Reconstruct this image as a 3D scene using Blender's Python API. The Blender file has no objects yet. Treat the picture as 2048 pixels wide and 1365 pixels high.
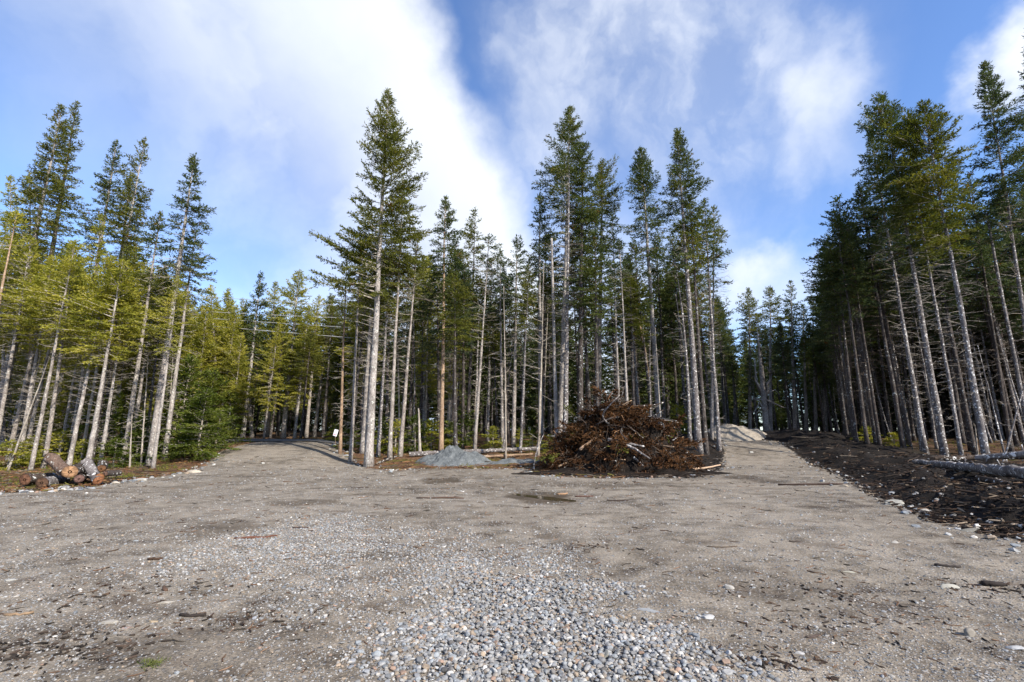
import bpy, math, random, sys, os
import numpy as np
from mathutils import Vector

R = math.radians
sc = bpy.context.scene
col = sc.collection
PI = math.pi

# ------------------------------------------------------------------ camera
CAM_H = 1.6
PITCH = R(11.1)
FPX = 939.0                     # focal length in pixels of the 2048 px wide photograph
cam = bpy.data.cameras.new('camera')
cam_o = bpy.data.objects.new('camera', cam)
col.objects.link(cam_o)
cam.sensor_width = 36.0
cam.lens = 36.0 * FPX / 2048.0
cam.clip_start = 0.1
cam.clip_end = 3000
cam_o.location = (0, 0, CAM_H)
cam_o.rotation_euler = (R(90) + PITCH, 0, 0)
sc.camera = cam_o

# ------------------------------------------------------------------ light and exposure
SUN_EL, SUN_AZ = R(36), R(135)          # azimuth from +Y towards +X
sun = bpy.data.lights.new('sun', 'SUN')
sun.energy = 5.0
sun.angle = R(0.6)
sun.color = (1.0, 0.90, 0.76)
sun_o = bpy.data.objects.new('sun', sun)
col.objects.link(sun_o)
sdir = Vector((math.sin(SUN_AZ) * math.cos(SUN_EL), math.cos(SUN_AZ) * math.cos(SUN_EL), math.sin(SUN_EL)))
sun_o.rotation_euler = sdir.to_track_quat('Z', 'Y').to_euler()

sc.view_settings.view_transform = 'Standard'
sc.view_settings.look = 'None'
sc.view_settings.exposure = 0.98
sc.view_settings.gamma = 1
sc.view_settings.use_curve_mapping = False
sc.cycles.max_bounces = 6
sc.cycles.diffuse_bounces = 4
sc.cycles.transmission_bounces = 4
sc.cycles.glossy_bounces = 2
sc.cycles.sample_clamp_indirect = 4

CP, SP = math.cos(PITCH), math.sin(PITCH)


def ray(u, v):
    """slope (x/y, z/y) of the line of sight through a point of the photograph"""
    xn, yn = (u - 1024.0) / FPX, (v - 682.5) / FPX
    y = CP + yn * SP
    return xn / y, (SP - yn * CP) / y


def rdir(u, v):
    a, b = ray(u, v)
    d = Vector((a, 1, b))
    return d.normalized()


# ------------------------------------------------------------------ sky
world = bpy.data.worlds.new('World')
sc.world = world
world.use_nodes = True
wn, wl = world.node_tree.nodes, world.node_tree.links
wn.clear()


class NT:
    """small helper to write node trees"""
    def __init__(s, tree):
        s.t, s.n, s.l = tree, tree.nodes, tree.links

    def add(s, typ, **kw):
        nd = s.n.new(typ)
        for k, v in kw.items():
            setattr(nd, k, v)
        return nd

    def put(s, sock, val):
        if hasattr(val, 'is_output') or isinstance(val, bpy.types.NodeSocket):
            s.l.new(val, sock)
        elif val is not None:
            sock.default_value = val

    def math(s, op, a, b=None, c=None, clamp=False):
        nd = s.add('ShaderNodeMath', operation=op, use_clamp=clamp)
        s.put(nd.inputs[0], a)
        s.put(nd.inputs[1], b)
        s.put(nd.inputs[2], c)
        return nd.outputs[0]

    def vmath(s, op, a, b=None, scale=None):
        nd = s.add('ShaderNodeVectorMath', operation=op)
        s.put(nd.inputs[0], a)
        s.put(nd.inputs[1], b)
        if scale is not None:
            s.put(nd.inputs['Scale'], scale)
        return nd.outputs['Value'] if op in ('DISTANCE', 'DOT_PRODUCT', 'LENGTH') else nd.outputs[0]

    def rng(s, val, a, b, c=0.0, d=1.0, smooth=True):
        nd = s.add('ShaderNodeMapRange', interpolation_type='SMOOTHSTEP' if smooth else 'LINEAR')
        s.put(nd.inputs[0], val)
        for i, q in enumerate((a, b, c, d)):
            s.put(nd.inputs[1 + i], q)
        return nd.outputs[0]

    def noise(s, vec, scale, detail=4.0, rough=0.5, dist=0.0, out=0):
        nd = s.add('ShaderNodeTexNoise')
        s.put(nd.inputs['Vector'], vec)
        s.put(nd.inputs['Scale'], scale)
        s.put(nd.inputs['Detail'], detail)
        s.put(nd.inputs['Roughness'], rough)
        s.put(nd.inputs['Distortion'], dist)
        return nd.outputs[out]

    def voro(s, vec, scale, out='Distance', feature='F1', rnd=1.0):
        nd = s.add('ShaderNodeTexVoronoi', feature=feature)
        s.put(nd.inputs['Vector'], vec)
        s.put(nd.inputs['Scale'], scale)
        s.put(nd.inputs['Randomness'], rnd)
        return nd.outputs[out]

    def ramp(s, fac, stops, interp='LINEAR'):
        nd = s.add('ShaderNodeValToRGB')
        nd.color_ramp.interpolation = interp
        el = nd.color_ramp.elements
        while len(el) < len(stops):
            el.new(0.5)
        for e, (p, c) in zip(el, stops):
            e.position = p
            e.color = (*c, 1)
        s.put(nd.inputs[0], fac)
        return nd.outputs[0]

    def mix(s, fac, a, b, blend='MIX'):
        nd = s.add('ShaderNodeMix', data_type='RGBA', blend_type=blend)
        s.put(nd.inputs[0], fac)
        s.put(nd.inputs[6], (*a, 1) if isinstance(a, tuple) and len(a) == 3 else a)
        s.put(nd.inputs[7], (*b, 1) if isinstance(b, tuple) and len(b) == 3 else b)
        return nd.outputs[2]


def build_sky():
    g = NT(world.node_tree)
    tc = g.add('ShaderNodeTexCoord').outputs['Generated']
    sky = g.add('ShaderNodeTexSky', sky_type='NISHITA', sun_disc=False)
    sky.sun_elevation = SUN_EL
    sky.sun_rotation = SUN_AZ
    sky.altitude = 300
    sky.air_density = 1.0
    sky.dust_density = 0.3
    sky.ozone_density = 1.6
    skyc = g.vmath('MULTIPLY', g.vmath('SCALE', sky.outputs[0], scale=SKY), (0.82, 0.97, 1.22))
    # ragged copy of the view direction: clouds are patches of directions
    w1 = g.vmath('SUBTRACT', g.noise(tc, 3.2, 6, 0.55, out=1), (0.5, 0.5, 0.5))
    wd = g.vmath('ADD', tc, g.vmath('SCALE', w1, scale=0.30))
    w2 = g.vmath('SUBTRACT', g.noise(tc, 9.0, 5, 0.6, out=1), (0.5, 0.5, 0.5))
    wd2 = g.vmath('ADD', wd, g.vmath('SCALE', w2, scale=0.10))

    def half(u1, v1, u2, v2, a, b, vec=wd):
        n = rdir(u1, v1).cross(rdir(u2, v2)).normalized()
        if n.dot(rdir(u1 - 300, v1)) < 0:
            n = -n
        return g.rng(g.vmath('DOT_PRODUCT', vec, tuple(n)), a, b)

    def blob(u, v, r0, r1, vec=wd2):
        return g.rng(g.vmath('DISTANCE', vec, tuple(rdir(u, v))), r1, r0)
    # big bank: bright diagonal edge, thinning out to the left
    edge = half(850, 0, 1085, 460, -0.03, 0.07)
    thin = half(850, 0, 1085, 460, 0.24, 0.80)
    streak = g.rng(g.noise(g.vmath('MULTIPLY', wd, (1.0, 1.0, 2.2)), 2.2, 4, 0.5), 0.36, 0.66)
    d_big = g.math('MULTIPLY', edge, g.math('SUBTRACT', 0.97, g.math('MULTIPLY', thin, g.math('SUBTRACT', 1.00, g.math('MULTIPLY', streak, 0.45)))))
    hole = blob(520, 520, 0.02, 0.34, wd)
    d_big = g.math('MULTIPLY', d_big, g.math('SUBTRACT', 1.0, g.math('MULTIPLY', hole, 0.38)))
    hole2 = blob(-60, 260, 0.10, 0.50, wd)
    d_big = g.math('MULTIPLY', d_big, g.math('SUBTRACT', 1.0, g.math('MULTIPLY', hole2, 0.5)))
    # wisps in the middle and puffs on the right
    wis = g.rng(g.noise(g.vmath('MULTIPLY', wd, (1.3, 1.3, 0.7)), 4.2, 7, 0.52), 0.36, 0.72)
    d = d_big
    for (u, v, r0, r1, k, wsp) in [
            (1290, 60, 0.0, 0.30, 0.72, 1), (1180, 130, 0.0, 0.17, 0.6, 1), (1050, 60, 0.0, 0.12, 0.55, 1),
            (1075, 300, 0.0, 0.15, 0.55, 1), (1330, 170, 0.0, 0.16, 0.6, 1), (1050, 420, 0.0, 0.15, 0.6, 1),
            (1610, 165, 0.0, 0.10, 0.66, 0), (1570, 150, 0.0, 0.17, 0.4, 1), (1430, 220, 0.0, 0.15, 0.45, 1),
            (1480, 360, 0.0, 0.20, 0.50, 1), (1515, 520, 0.0, 0.075, 0.75, 0), (1485, 590, 0.0, 0.085, 0.75, 0),
            (1640, 290, 0.0, 0.14, 0.30, 1), (2110, 60, 0.02, 0.10, 1.0, 0), (2080, 130, 0.0, 0.08, 0.6, 0),
            (1600, 600, 0.0, 0.15, 0.5, 0), (1250, 640, 0.05, 0.35, 0.6, 0), (1450, 40, 0.0, 0.16, 0.45, 1)]:
        b = blob(u, v, r0, r1, wd2 if wsp == 0 else wd)
        if wsp:
            b = g.math('MULTIPLY', g.math('POWER', b, 0.7), g.math('ADD', 0.12, g.math('MULTIPLY', wis, 0.85)))
        b = g.math('MULTIPLY', b, k)
        d = g.math('SUBTRACT', 1.0, g.math('MULTIPLY', g.math('SUBTRACT', 1.0, d), g.math('SUBTRACT', 1.0, b, clamp=True)))
    # scattered cloud elsewhere round the sky (behind the viewer)
    yy = g.add('ShaderNodeSeparateXYZ')
    g.put(yy.inputs[0], tc)
    back = g.rng(yy.outputs[1], 0.25, -0.15)
    d_back = g.math('MULTIPLY', g.rng(g.noise(wd, 1.6, 6, 0.55), 0.47, 0.66), g.math('MULTIPLY', back, 0.8))
    d = g.math('MAXIMUM', d, d_back)
    d = g.math('MULTIPLY', d, 0.97, clamp=True)
    # thickness shading of the clouds: their own grey undersides
    sh = g.rng(g.noise(wd, 3.0, 5, 0.55), 0.35, 0.62)
    near_edge = g.rng(g.vmath('DOT_PRODUCT', wd, tuple(-rdir(850, 0).cross(rdir(1085, 460)).normalized() if rdir(850, 0).cross(rdir(1085, 460)).dot(rdir(550, 0)) < 0 else rdir(850, 0).cross(rdir(1085, 460)).normalized())), 0.46, 0.02)
    sh = g.math('MAXIMUM', g.math('MULTIPLY', sh, 0.75), near_edge)
    cc = g.mix(sh, (0.42, 0.52, 0.78), (0.90, 0.94, 1.0))
    cc = g.vmath('SCALE', cc, scale=CLOUD)
    fin = g.mix(d, skyc, cc)
    bg = g.add('ShaderNodeBackground')
    g.put(bg.inputs[0], fin)
    bg.inputs[1].default_value = 1.0
    out = g.add('ShaderNodeOutputWorld')
    g.l.new(bg.outputs[0], out.inputs[0])


SKY, CLOUD = 0.115, 0.62
build_sky()

# ------------------------------------------------------------------ helpers


def obj(name, mesh, parent=None, label=None, cat=None, group=None, kind=None):
    o = bpy.data.objects.new(name, mesh)
    col.objects.link(o)
    if parent is not None:
        o.parent = parent
    for k, v in (('label', label), ('category', cat), ('group', group), ('kind', kind)):
        if v:
            o[k] = v
    return o


def empty(name, loc=(0, 0, 0), label=None, cat=None, group=None):
    o = obj(name, None, None, label, cat, group)
    o.location = loc
    o.empty_display_size = 0.3
    return o


def mesh_np(name, V, F, mats, smooth=False, mat_idx=None, colr=None, attrs=None):
    """V (n,3); F list of (m,k) index arrays"""
    me = bpy.data.meshes.new(name)
    V = np.asarray(V, np.float32)
    F = [np.asarray(f, np.int32) for f in F if len(f)]
    me.vertices.add(len(V))
    me.vertices.foreach_set('co', V.ravel())
    nl = sum(f.size for f in F)
    npoly = sum(len(f) for f in F)
    me.loops.add(nl)
    me.loops.foreach_set('vertex_index', np.concatenate([f.ravel() for f in F]))
    me.polygons.add(npoly)
    tot = np.concatenate([np.full(len(f), f.shape[1], np.int32) for f in F])
    st = np.concatenate([[0], np.cumsum(tot)[:-1]]).astype(np.int32)
    me.polygons.foreach_set('loop_start', st)
    me.polygons.foreach_set('loop_total', tot)
    if mat_idx is not None:
        me.polygons.foreach_set('material_index', np.asarray(mat_idx, np.int32))
    me.polygons.foreach_set('use_smooth', np.full(npoly, bool(smooth)))
    for m in (mats if isinstance(mats, (list, tuple)) else [mats]):
        me.materials.append(m)
    me.update(calc_edges=True)
    if colr is not None:
        a = me.color_attributes.new('tint', 'FLOAT_COLOR', 'POINT')
        c = np.ones((len(V), 4), np.float32)
        c[:, :3] = colr
        a.data.foreach_set('color', c.ravel())
    for k, arr in (attrs or {}).items():
        a = me.attributes.new(k, 'FLOAT', 'POINT')
        a.data.foreach_set('value', np.asarray(arr, np.float32))
    return me


class Geo:
    """collects pieces of one mesh"""
    def __init__(s):
        s.V, s.F, s.C, s.M, s.n = [], [], [], [], 0

    def add(s, V, F, c=None, m=0):
        V = np.asarray(V, float).reshape(-1, 3)
        s.V.append(V)
        for f in (F if isinstance(F, list) else [F]):
            f = np.asarray(f, int)
            if len(f):
                s.F.append(f + s.n)
                s.M.append(np.full(len(f), m))
        s.C.append(np.broadcast_to(np.asarray(c if c is not None else (1, 1, 1), float), (len(V), 3)))
        s.n += len(V)

    def mesh(s, name, mats, smooth=False, tint=True):
        # group faces by size but keep material order
        order = {}
        for f, m in zip(s.F, s.M):
            order.setdefault(f.shape[1], []).append((f, m))
        F, M = [], []
        for k in order:
            F.append(np.concatenate([a for a, _ in order[k]]))
            M.append(np.concatenate([b for _, b in order[k]]))
        return mesh_np(name, np.concatenate(s.V), F, mats, smooth, np.concatenate(M), np.concatenate(s.C) if tint else None)


def norm(a):
    return a / np.maximum(np.linalg.norm(a, axis=-1, keepdims=True), 1e-9)


def tubes(P, rad, S=5, cap=False):
    """P (N,K,3) paths, rad (N,K); returns V, [F]"""
    P = np.asarray(P, float)
    rad = np.asarray(rad, float)
    N, K, _ = P.shape
    T = np.gradient(P, axis=1)
    T = norm(T)
    ref = np.where(np.abs(T[:, :1, 2:3]) > 0.9, np.array([1.0, 0, 0]), np.array([0, 0, 1.0]))
    A = norm(np.cross(T, np.broadcast_to(ref, T.shape)))
    B = np.cross(T, A)
    an = np.arange(S) * 2 * PI / S
    V = P[:, :, None, :] + rad[:, :, None, None] * (np.cos(an)[None, None, :, None] * A[:, :, None, :] + np.sin(an)[None, None, :, None] * B[:, :, None, :])
    idx = np.arange(N * K * S).reshape(N, K, S)
    a = idx[:, :-1, :]
    b = idx[:, 1:, :]
    F = np.stack([a, np.roll(a, -1, 2), np.roll(b, -1, 2), b], -1).reshape(-1, 4)
    Fs = [F]
    if cap:
        Fs.append(idx[:, 0, ::-1].reshape(-1, S))
        Fs.append(idx[:, -1, :].reshape(-1, S))
    return V.reshape(-1, 3), Fs


def ss(a, b, x):
    t = np.clip((np.asarray(x, float) - a) / (b - a), 0, 1)
    return t * t * (3 - 2 * t)


_perm = np.random.RandomState(5).rand(257, 257)


def vnoise(x, y):
    x = np.asarray(x, float)
    y = np.asarray(y, float)
    xi, yi = np.floor(x).astype(int), np.floor(y).astype(int)
    fx, fy = x - xi, y - yi
    fx, fy = fx * fx * (3 - 2 * fx), fy * fy * (3 - 2 * fy)
    a, b = xi % 256, yi % 256
    a1, b1 = (xi + 1) % 256, (yi + 1) % 256
    p = _perm
    return (p[a, b] * (1 - fx) + p[a1, b] * fx) * (1 - fy) + (p[a, b1] * (1 - fx) + p[a1, b1] * fx) * fy


def fbm(x, y, f, o=4):
    s, a, t = 0, 1.0, 0
    for i in range(o):
        s = s + a * (vnoise(x * f + 17.3 * i, y * f + 5.1 * i) - 0.5)
        t += a
        a *= 0.55
        f *= 2.07
    return s / t


# ------------------------------------------------------------------ terrain height
def gz0(x, y):
    x = np.asarray(x, float)
    y = np.asarray(y, float)
    z = 0.80 * ss(21.5, 32, y) + 0.45 * ss(32, 46, y) + 0.9 * ss(46, 95, y)
    yy = np.maximum(y, 1)
    lane = ss(-0.66, -0.58, x / yy) * (1 - ss(-0.42, -0.34, x / yy)) * ss(20, 27, y) * (1 - ss(36, 42, y))
    z = z + 0.22 * lane
    z = z + 0.30 * ss(0.33, 0.42, x / yy) * (1 - ss(0.62, 0.75, x / yy)) * ss(24, 31, y) * (1 - ss(36, 42, y))
    right = ss(6, 16, x) * ss(4, 12, y) * (1 - ss(30, 44, y))
    z = z + 0.15 * right
    return z


def hit(u, v, far=140):
    a, b = ray(u, v)
    ys = np.arange(2.0, far, 0.04)
    below = (CAM_H + b * ys) <= gz0(a * ys, ys)
    y = ys[np.argmax(below)] if below.any() else far
    return np.array([a * y, y, float(gz0(a * y, y))])


def proj(x, y, z):
    """world -> photograph pixel"""
    z = np.asarray(z, float) - CAM_H
    f = y * CP + z * SP
    up = -y * SP + z * CP
    return 1024 + FPX * x / f, 682.5 - FPX * up / f


def poly_sd(x, y, P):
    """signed distance to polygon, positive inside"""
    x = np.asarray(x, float)
    y = np.asarray(y, float)
    P = np.asarray(P, float)
    d = np.full(x.shape, 1e9)
    ins = np.zeros(x.shape, bool)
    for i in range(len(P)):
        ax, ay = P[i]
        bx, by = P[(i + 1) % len(P)]
        ex, ey = bx - ax, by - ay
        t = np.clip(((x - ax) * ex + (y - ay) * ey) / (ex * ex + ey * ey + 1e-12), 0, 1)
        d = np.minimum(d, np.hypot(x - ax - t * ex, y - ay - t * ey))
        c = (ay > y) != (by > y)
        with np.errstate(divide='ignore', invalid='ignore'):
            xx = ax + (y - ay) / (by - ay if by != ay else 1e-12) * ex
        ins ^= c & (x < xx)
    return np.where(ins, d, -d)


def wpoly(pts):
    return [tuple(hit(u, v)[:2]) for u, v in pts]


CLEAR = wpoly([(-20, 988), (60, 986), (130, 983), (230, 967), (300, 958), (370, 945), (415, 925), (436, 905)])
CLEAR += [(-16.5, 31), (-60, 31.5), (-60, 36.5), (-11.8, 36.0)]
CLEAR += wpoly([(664, 892), (690, 908), (705, 924), (735, 936), (800, 944), (830, 938), (1050, 938), (1090, 952), (1200, 958), (1395, 955), (1440, 940), (1448, 900), (1440, 884), (1550, 883), (1590, 905), (1640, 935), (1700, 962), (1760, 1000), (1880, 1046), (1980, 1068), (2060, 1084)])
CLEAR += [(11, 4), (16, -6), (22, -30), (-40, -30), (-40, 17)]
PUD = hit(1082, 994)


def clear_sd(x, y):
    return poly_sd(x, y, CLEAR)


def rut(x, y):
    """old wheel tracks: two lead to the left road, two swing to the right trail, one pair crosses in front"""
    r = 0 * x
    br = np.clip(0.25 + 2.2 * fbm(x + 9, y, 0.35, 2), 0, 1)
    yy = np.clip(y, 0, 40)
    for off in (-0.85, 0.85, 2.2, 3.9):
        cx = 1.2 + off - 0.29 * (yy - 3) - 0.008 * np.maximum(yy - 12, 0) ** 2
        r = np.maximum(r, np.exp(-((x - cx) / 0.20) ** 2) * ss(3, 7, y))
    for off in (-0.8, 0.8):
        cx = 3.2 + off + 0.10 * (yy - 4) + 0.016 * np.maximum(yy - 8, 0) ** 2
        r = np.maximum(r, np.exp(-((x - cx) / 0.20) ** 2) * ss(3, 7, y))
    for off in (0.0, 1.7):
        cy = 13.5 + off + 0.9 * np.sin(x * 0.16)
        r = np.maximum(r, np.exp(-((y - cy) / 0.22) ** 2))
    return r * br


def gz(x, y, sd=None):
    """full terrain height with lumps"""
    x = np.asarray(x, float)
    y = np.asarray(y, float)
    if sd is None:
        sd = clear_sd(x, y)
    rough = ss(0.2, -1.0, sd)
    lump = rough * (0.26 * fbm(x, y, 0.6, 3) + 0.16 * fbm(x, y, 2.6, 3))
    soft = (1 - rough) * (0.10 * fbm(x, y, 0.25, 2) + 0.035 * fbm(x, y, 1.3, 4) + 0.018 * fbm(x + 40, y, 7.0, 3))
    berm = 0.42 * ss(-0.2, -1.5, sd) * (1 - ss(-3.5, -8, sd)) * ss(5, 9, x) * (0.6 + 1.4 * (fbm(x, y, 0.8, 3) + 0.3))
    lump = lump * (1 + 0.8 * ss(5, 9, x) * ss(-9, -2, sd)) + berm
    soft = soft - (1 - rough) * 0.040 * rut(x, y)
    pd = np.hypot((x - PUD[0]) / 1.6, (y - PUD[1]) / 1.0)
    k = ss(0.9, 1.9, pd)
    near = ss(1.0, 3.5, np.hypot(x, y))
    return gz0(x, y) + (lump + soft * near) * k - 0.015 * (1 - k)


# ------------------------------------------------------------------ materials
def new_mat(name):
    m = bpy.data.materials.new(name)
    m.use_nodes = True
    m.node_tree.nodes.clear()
    g = NT(m.node_tree)
    out = g.add('ShaderNodeOutputMaterial')
    return m, g, out


def princ(g, out, colr, rough=0.9, bump=None, bstr=0.4, bdist=0.02, spec=0.2):
    p = g.add('ShaderNodeBsdfPrincipled')
    g.put(p.inputs['Base Color'], (*colr, 1) if isinstance(colr, tuple) else colr)
    g.put(p.inputs['Roughness'], rough)
    p.inputs['Specular IOR Level'].default_value = spec
    if bump is not None:
        b = g.add('ShaderNodeBump')
        b.inputs['Strength'].default_value = bstr
        b.inputs['Distance'].default_value = bdist
        g.put(b.inputs['Height'], bump)
        g.l.new(b.outputs[0], p.inputs['Normal'])
    g.l.new(p.outputs[0], out.inputs[0])
    return p


def mat_bark(name, lo, mid, hi, lichen=0.5, lich_col=(0.50, 0.52, 0.50), scale=1.0):
    m, g, out = new_mat(name)
    tc = g.add('ShaderNodeTexCoord').outputs['Object']
    info = g.add('ShaderNodeObjectInfo')
    off = g.vmath('ADD', tc, g.vmath('SCALE', (7.1, 3.3, 9.7), scale=g.math('MULTIPLY', info.outputs['Random'], 30.0)))
    st = g.vmath('MULTIPLY', off, (1, 1, 0.35))
    n1 = g.noise(st, 22 * scale, 5, 0.65)
    n2 = g.noise(off, 1.4, 3, 0.5)
    c = g.ramp(g.rng(n1, 0.3, 0.7, smooth=False), [(0.0, lo), (0.45, mid), (1.0, hi)])
    c = g.mix(g.rng(n2, 0.35, 0.7, 0.0, 0.55), c, lo)
    v = g.voro(g.vmath('ADD', off, g.vmath('SCALE', g.noise(off, 9, 3, 0.6, out=1), scale=0.25)), 8.0 * scale)
    pm = g.math('MULTIPLY', g.rng(v, 0.36, 0.20), g.rng(g.noise(off, 2.6, 4, 0.6), 0.62 - lichen * 0.3, 0.74 - lichen * 0.3))
    c = g.mix(pm, c, lich_col)
    # tree to tree variation of the bark itself
    c = g.mix(g.rng(info.outputs['Random'], 0.0, 1.0, 0.0, 0.45, smooth=False), c, g.mix(1.0, c, (0.70, 0.62, 0.56), 'MULTIPLY'))
    princ(g, out, c, 0.9, g.math('ADD', n1, g.math('MULTIPLY', pm, 0.2)), 0.6, 0.03)
    return m


def mat_needles(name, dark, mid, light, transl=0.35, brown=0.0):
    m, g, out = new_mat(name)
    tc = g.add('ShaderNodeTexCoord').outputs['Object']
    info = g.add('ShaderNodeObjectInfo')
    rn = info.outputs['Random']
    off = g.vmath('ADD', tc, g.vmath('SCALE', (5.0, 8.0, 3.0), scale=g.math('MULTIPLY', rn, 20.0)))
    n = g.math('ADD', g.math('MULTIPLY', g.noise(off, 0.9, 3, 0.6), 0.6), g.math('MULTIPLY', g.noise(off, 11.0, 2, 0.6), 0.4))
    c = g.ramp(g.rng(n, 0.32, 0.66, smooth=False), [(0, dark), (0.5, mid), (1, light)])
    c = g.mix(g.rng(rn, 0.0, 1.0, 0.0, 0.5, smooth=False), c, g.mix(1.0, c, (0.80, 0.86, 1.0), 'MULTIPLY'))
    if brown:
        c = g.mix(g.rng(g.noise(off, 1.7, 3, 0.6), 0.68 - brown * 0.2, 0.80 - brown * 0.2), c, (0.16, 0.07, 0.025))
    d = g.add('ShaderNodeBsdfDiffuse')
    g.put(d.inputs[0], c)
    t = g.add('ShaderNodeBsdfTranslucent')
    g.put(t.inputs[0], g.mix(1.0, c, (1.25, 1.25, 0.5), 'MULTIPLY'))
    mx = g.add('ShaderNodeMixShader')
    mx.inputs[0].default_value = transl
    g.l.new(d.outputs[0], mx.inputs[1])
    g.l.new(t.outputs[0], mx.inputs[2])
    g.l.new(mx.outputs[0], out.inputs[0])
    return m


def mat_tint(name, rough=0.9, spec=0.2, nscale=14.0, namp=0.35, bstr=0.3, bdist=0.01):
    """colour comes from the piece's own tint attribute, broken up by noise"""
    m, g, out = new_mat(name)
    a = g.add('ShaderNodeAttribute', attribute_name='tint').outputs['Color']
    tc = g.add('ShaderNodeTexCoord').outputs['Object']
    n = g.noise(tc, nscale, 4, 0.6)
    c = g.mix(1.0, a, g.ramp(n, [(0.25, (1 - namp,) * 3), (0.75, (1 + namp * 0.6,) * 3)]), 'MULTIPLY')
    princ(g, out, c, rough, n, bstr, bdist, spec)
    return m


def mat_ground():
    m, g, out = new_mat('ground_mat')
    geo = g.add('ShaderNodeNewGeometry').outputs['Position']
    P = g.vmath('MULTIPLY', geo, (1, 1, 0))
    lit = g.add('ShaderNodeAttribute', attribute_name='litter').outputs['Fac']
    wet = g.add('ShaderNodeAttribute', attribute_name='damp').outputs['Fac']
    soil = g.add('ShaderNodeAttribute', attribute_name='soil').outputs['Fac']
    coarse = g.add('ShaderNodeAttribute', attribute_name='coarse').outputs['Fac']
    # --- packed sand and gravel
    big = g.noise(P, 0.32, 5, 0.55)
    med = g.noise(g.vmath('MULTIPLY', P, (1, 1.15, 1)), 1.9, 8, 0.68)
    fine = g.noise(P, 38, 4, 0.7)
    base = g.ramp(g.math('ADD', g.math('MULTIPLY', med, 0.65), g.math('MULTIPLY', big, 0.35)),
                  [(0.38, (0.052, 0.041, 0.031)), (0.46, (0.132, 0.114, 0.090)), (0.55, (0.215, 0.190, 0.156))])
    base = g.mix(1.0, base, g.ramp(fine, [(0.32, (0.45, 0.45, 0.45)), (0.68, (1.5, 1.5, 1.5))]), 'MULTIPLY')
    wv = g.vmath('ADD', P, g.vmath('SCALE', g.noise(P, 12, 2, 0.5, out=1), scale=0.05))
    v1 = g.add('ShaderNodeTexVoronoi')
    g.put(v1.inputs['Vector'], wv)
    v1.inputs['Scale'].default_value = 46
    sep = g.add('ShaderNodeSeparateColor')
    g.l.new(v1.outputs['Color'], sep.inputs[0])
    stone_c = g.ramp(sep.outputs[0], [(0.0, (0.06, 0.06, 0.063)), (0.3, (0.13, 0.13, 0.13)), (0.6, (0.23, 0.22, 0.21)), (0.8, (0.25, 0.20, 0.15)), (1.0, (0.46, 0.46, 0.46))])
    isst = g.math('MULTIPLY', g.rng(v1.outputs['Distance'], 0.50, 0.34), g.rng(sep.outputs[1], 0.34, 0.38))
    dens = g.rng(g.noise(P, 1.1, 4, 0.6), 0.26, 0.58)
    isst = g.math('MULTIPLY', isst, g.math('MAXIMUM', dens, coarse))
    v2 = g.add('ShaderNodeTexVoronoi')
    g.put(v2.inputs['Vector'], wv)
    v2.inputs['Scale'].default_value = 17
    sep2 = g.add('ShaderNodeSeparateColor')
    g.l.new(v2.outputs['Color'], sep2.inputs[0])
    st2 = g.math('MULTIPLY', g.rng(v2.outputs['Distance'], 0.34, 0.22), g.rng(sep2.outputs[1], 0.72, 0.75))
    st2 = g.math('MULTIPLY', st2, g.math('MAXIMUM', g.math('MULTIPLY', dens, 0.9), coarse))
    stone2 = g.ramp(sep2.outputs[0], [(0.0, (0.09, 0.095, 0.105)), (0.4, (0.18, 0.185, 0.20)), (0.75, (0.25, 0.225, 0.19)), (1.0, (0.36, 0.36, 0.36))])
    cg = g.mix(isst, base, stone_c)
    cg = g.mix(st2, cg, stone2)
    # brown dirt smears and bits of bark
    dirt = g.rng(g.noise(g.vmath('MULTIPLY', P, (1, 1.5, 1)), 1.15, 6, 0.7), 0.52, 0.68)
    cg = g.mix(g.math('MULTIPLY', dirt, 0.50), cg, (0.085, 0.062, 0.045))
    bits = g.rng(g.noise(g.vmath('MULTIPLY', P, (1, 2.4, 1)), 7.0, 5, 0.75), 0.66, 0.72)
    cg = g.mix(g.math('MULTIPLY', bits, 0.7), cg, (0.055, 0.035, 0.024))
    cg = g.mix(g.math('MULTIPLY', wet, 0.85), cg, g.mix(1.0, cg, (0.36, 0.31, 0.25), 'MULTIPLY'))
    # --- forest litter (reddish needles and moss) and churned dark soil
    n3 = g.noise(P, 3.2, 6, 0.7)
    n4 = g.noise(g.vmath('MULTIPLY', P, (1.0, 1.8, 1)), 15, 5, 0.75)
    nn = g.math('ADD', g.math('MULTIPLY', n3, 0.5), g.math('MULTIPLY', n4, 0.5))
    need = g.ramp(nn, [(0.33, (0.022, 0.012, 0.007)), (0.46, (0.070, 0.036, 0.020)), (0.56, (0.15, 0.085, 0.045)), (0.68, (0.24, 0.17, 0.11))])
    moss = g.rng(g.noise(P, 0.9, 5, 0.65), 0.53, 0.62)
    need = g.mix(g.math('MULTIPLY', moss, 0.8), need, g.ramp(n4, [(0.35, (0.03, 0.035, 0.006)), (0.65, (0.14, 0.13, 0.025))]))
    drk = g.ramp(nn, [(0.36, (0.003, 0.0023, 0.002)), (0.52, (0.007, 0.005, 0.004)), (0.62, (0.018, 0.011, 0.008)), (0.72, (0.11, 0.07, 0.045))])
    lc = g.mix(soil, need, drk)
    edge_n = g.math('ADD', lit, g.math('MULTIPLY', g.math('SUBTRACT', g.noise(P, 3.5, 6, 0.7), 0.5), 1.3))
    lm = g.rng(edge_n, 0.40, 0.60)
    cc = g.mix(lm, cg, lc)
    h = g.math('ADD', g.math('MULTIPLY', isst, 0.5), g.math('ADD', g.math('MULTIPLY', st2, 1.2), g.math('ADD', g.math('MULTIPLY', fine, 0.4), g.math('MULTIPLY', g.math('MULTIPLY', n4, lm), 4.0))))
    ro = g.mix(wet, (0.92, 0.92, 0.92), (0.45, 0.45, 0.45))
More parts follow.
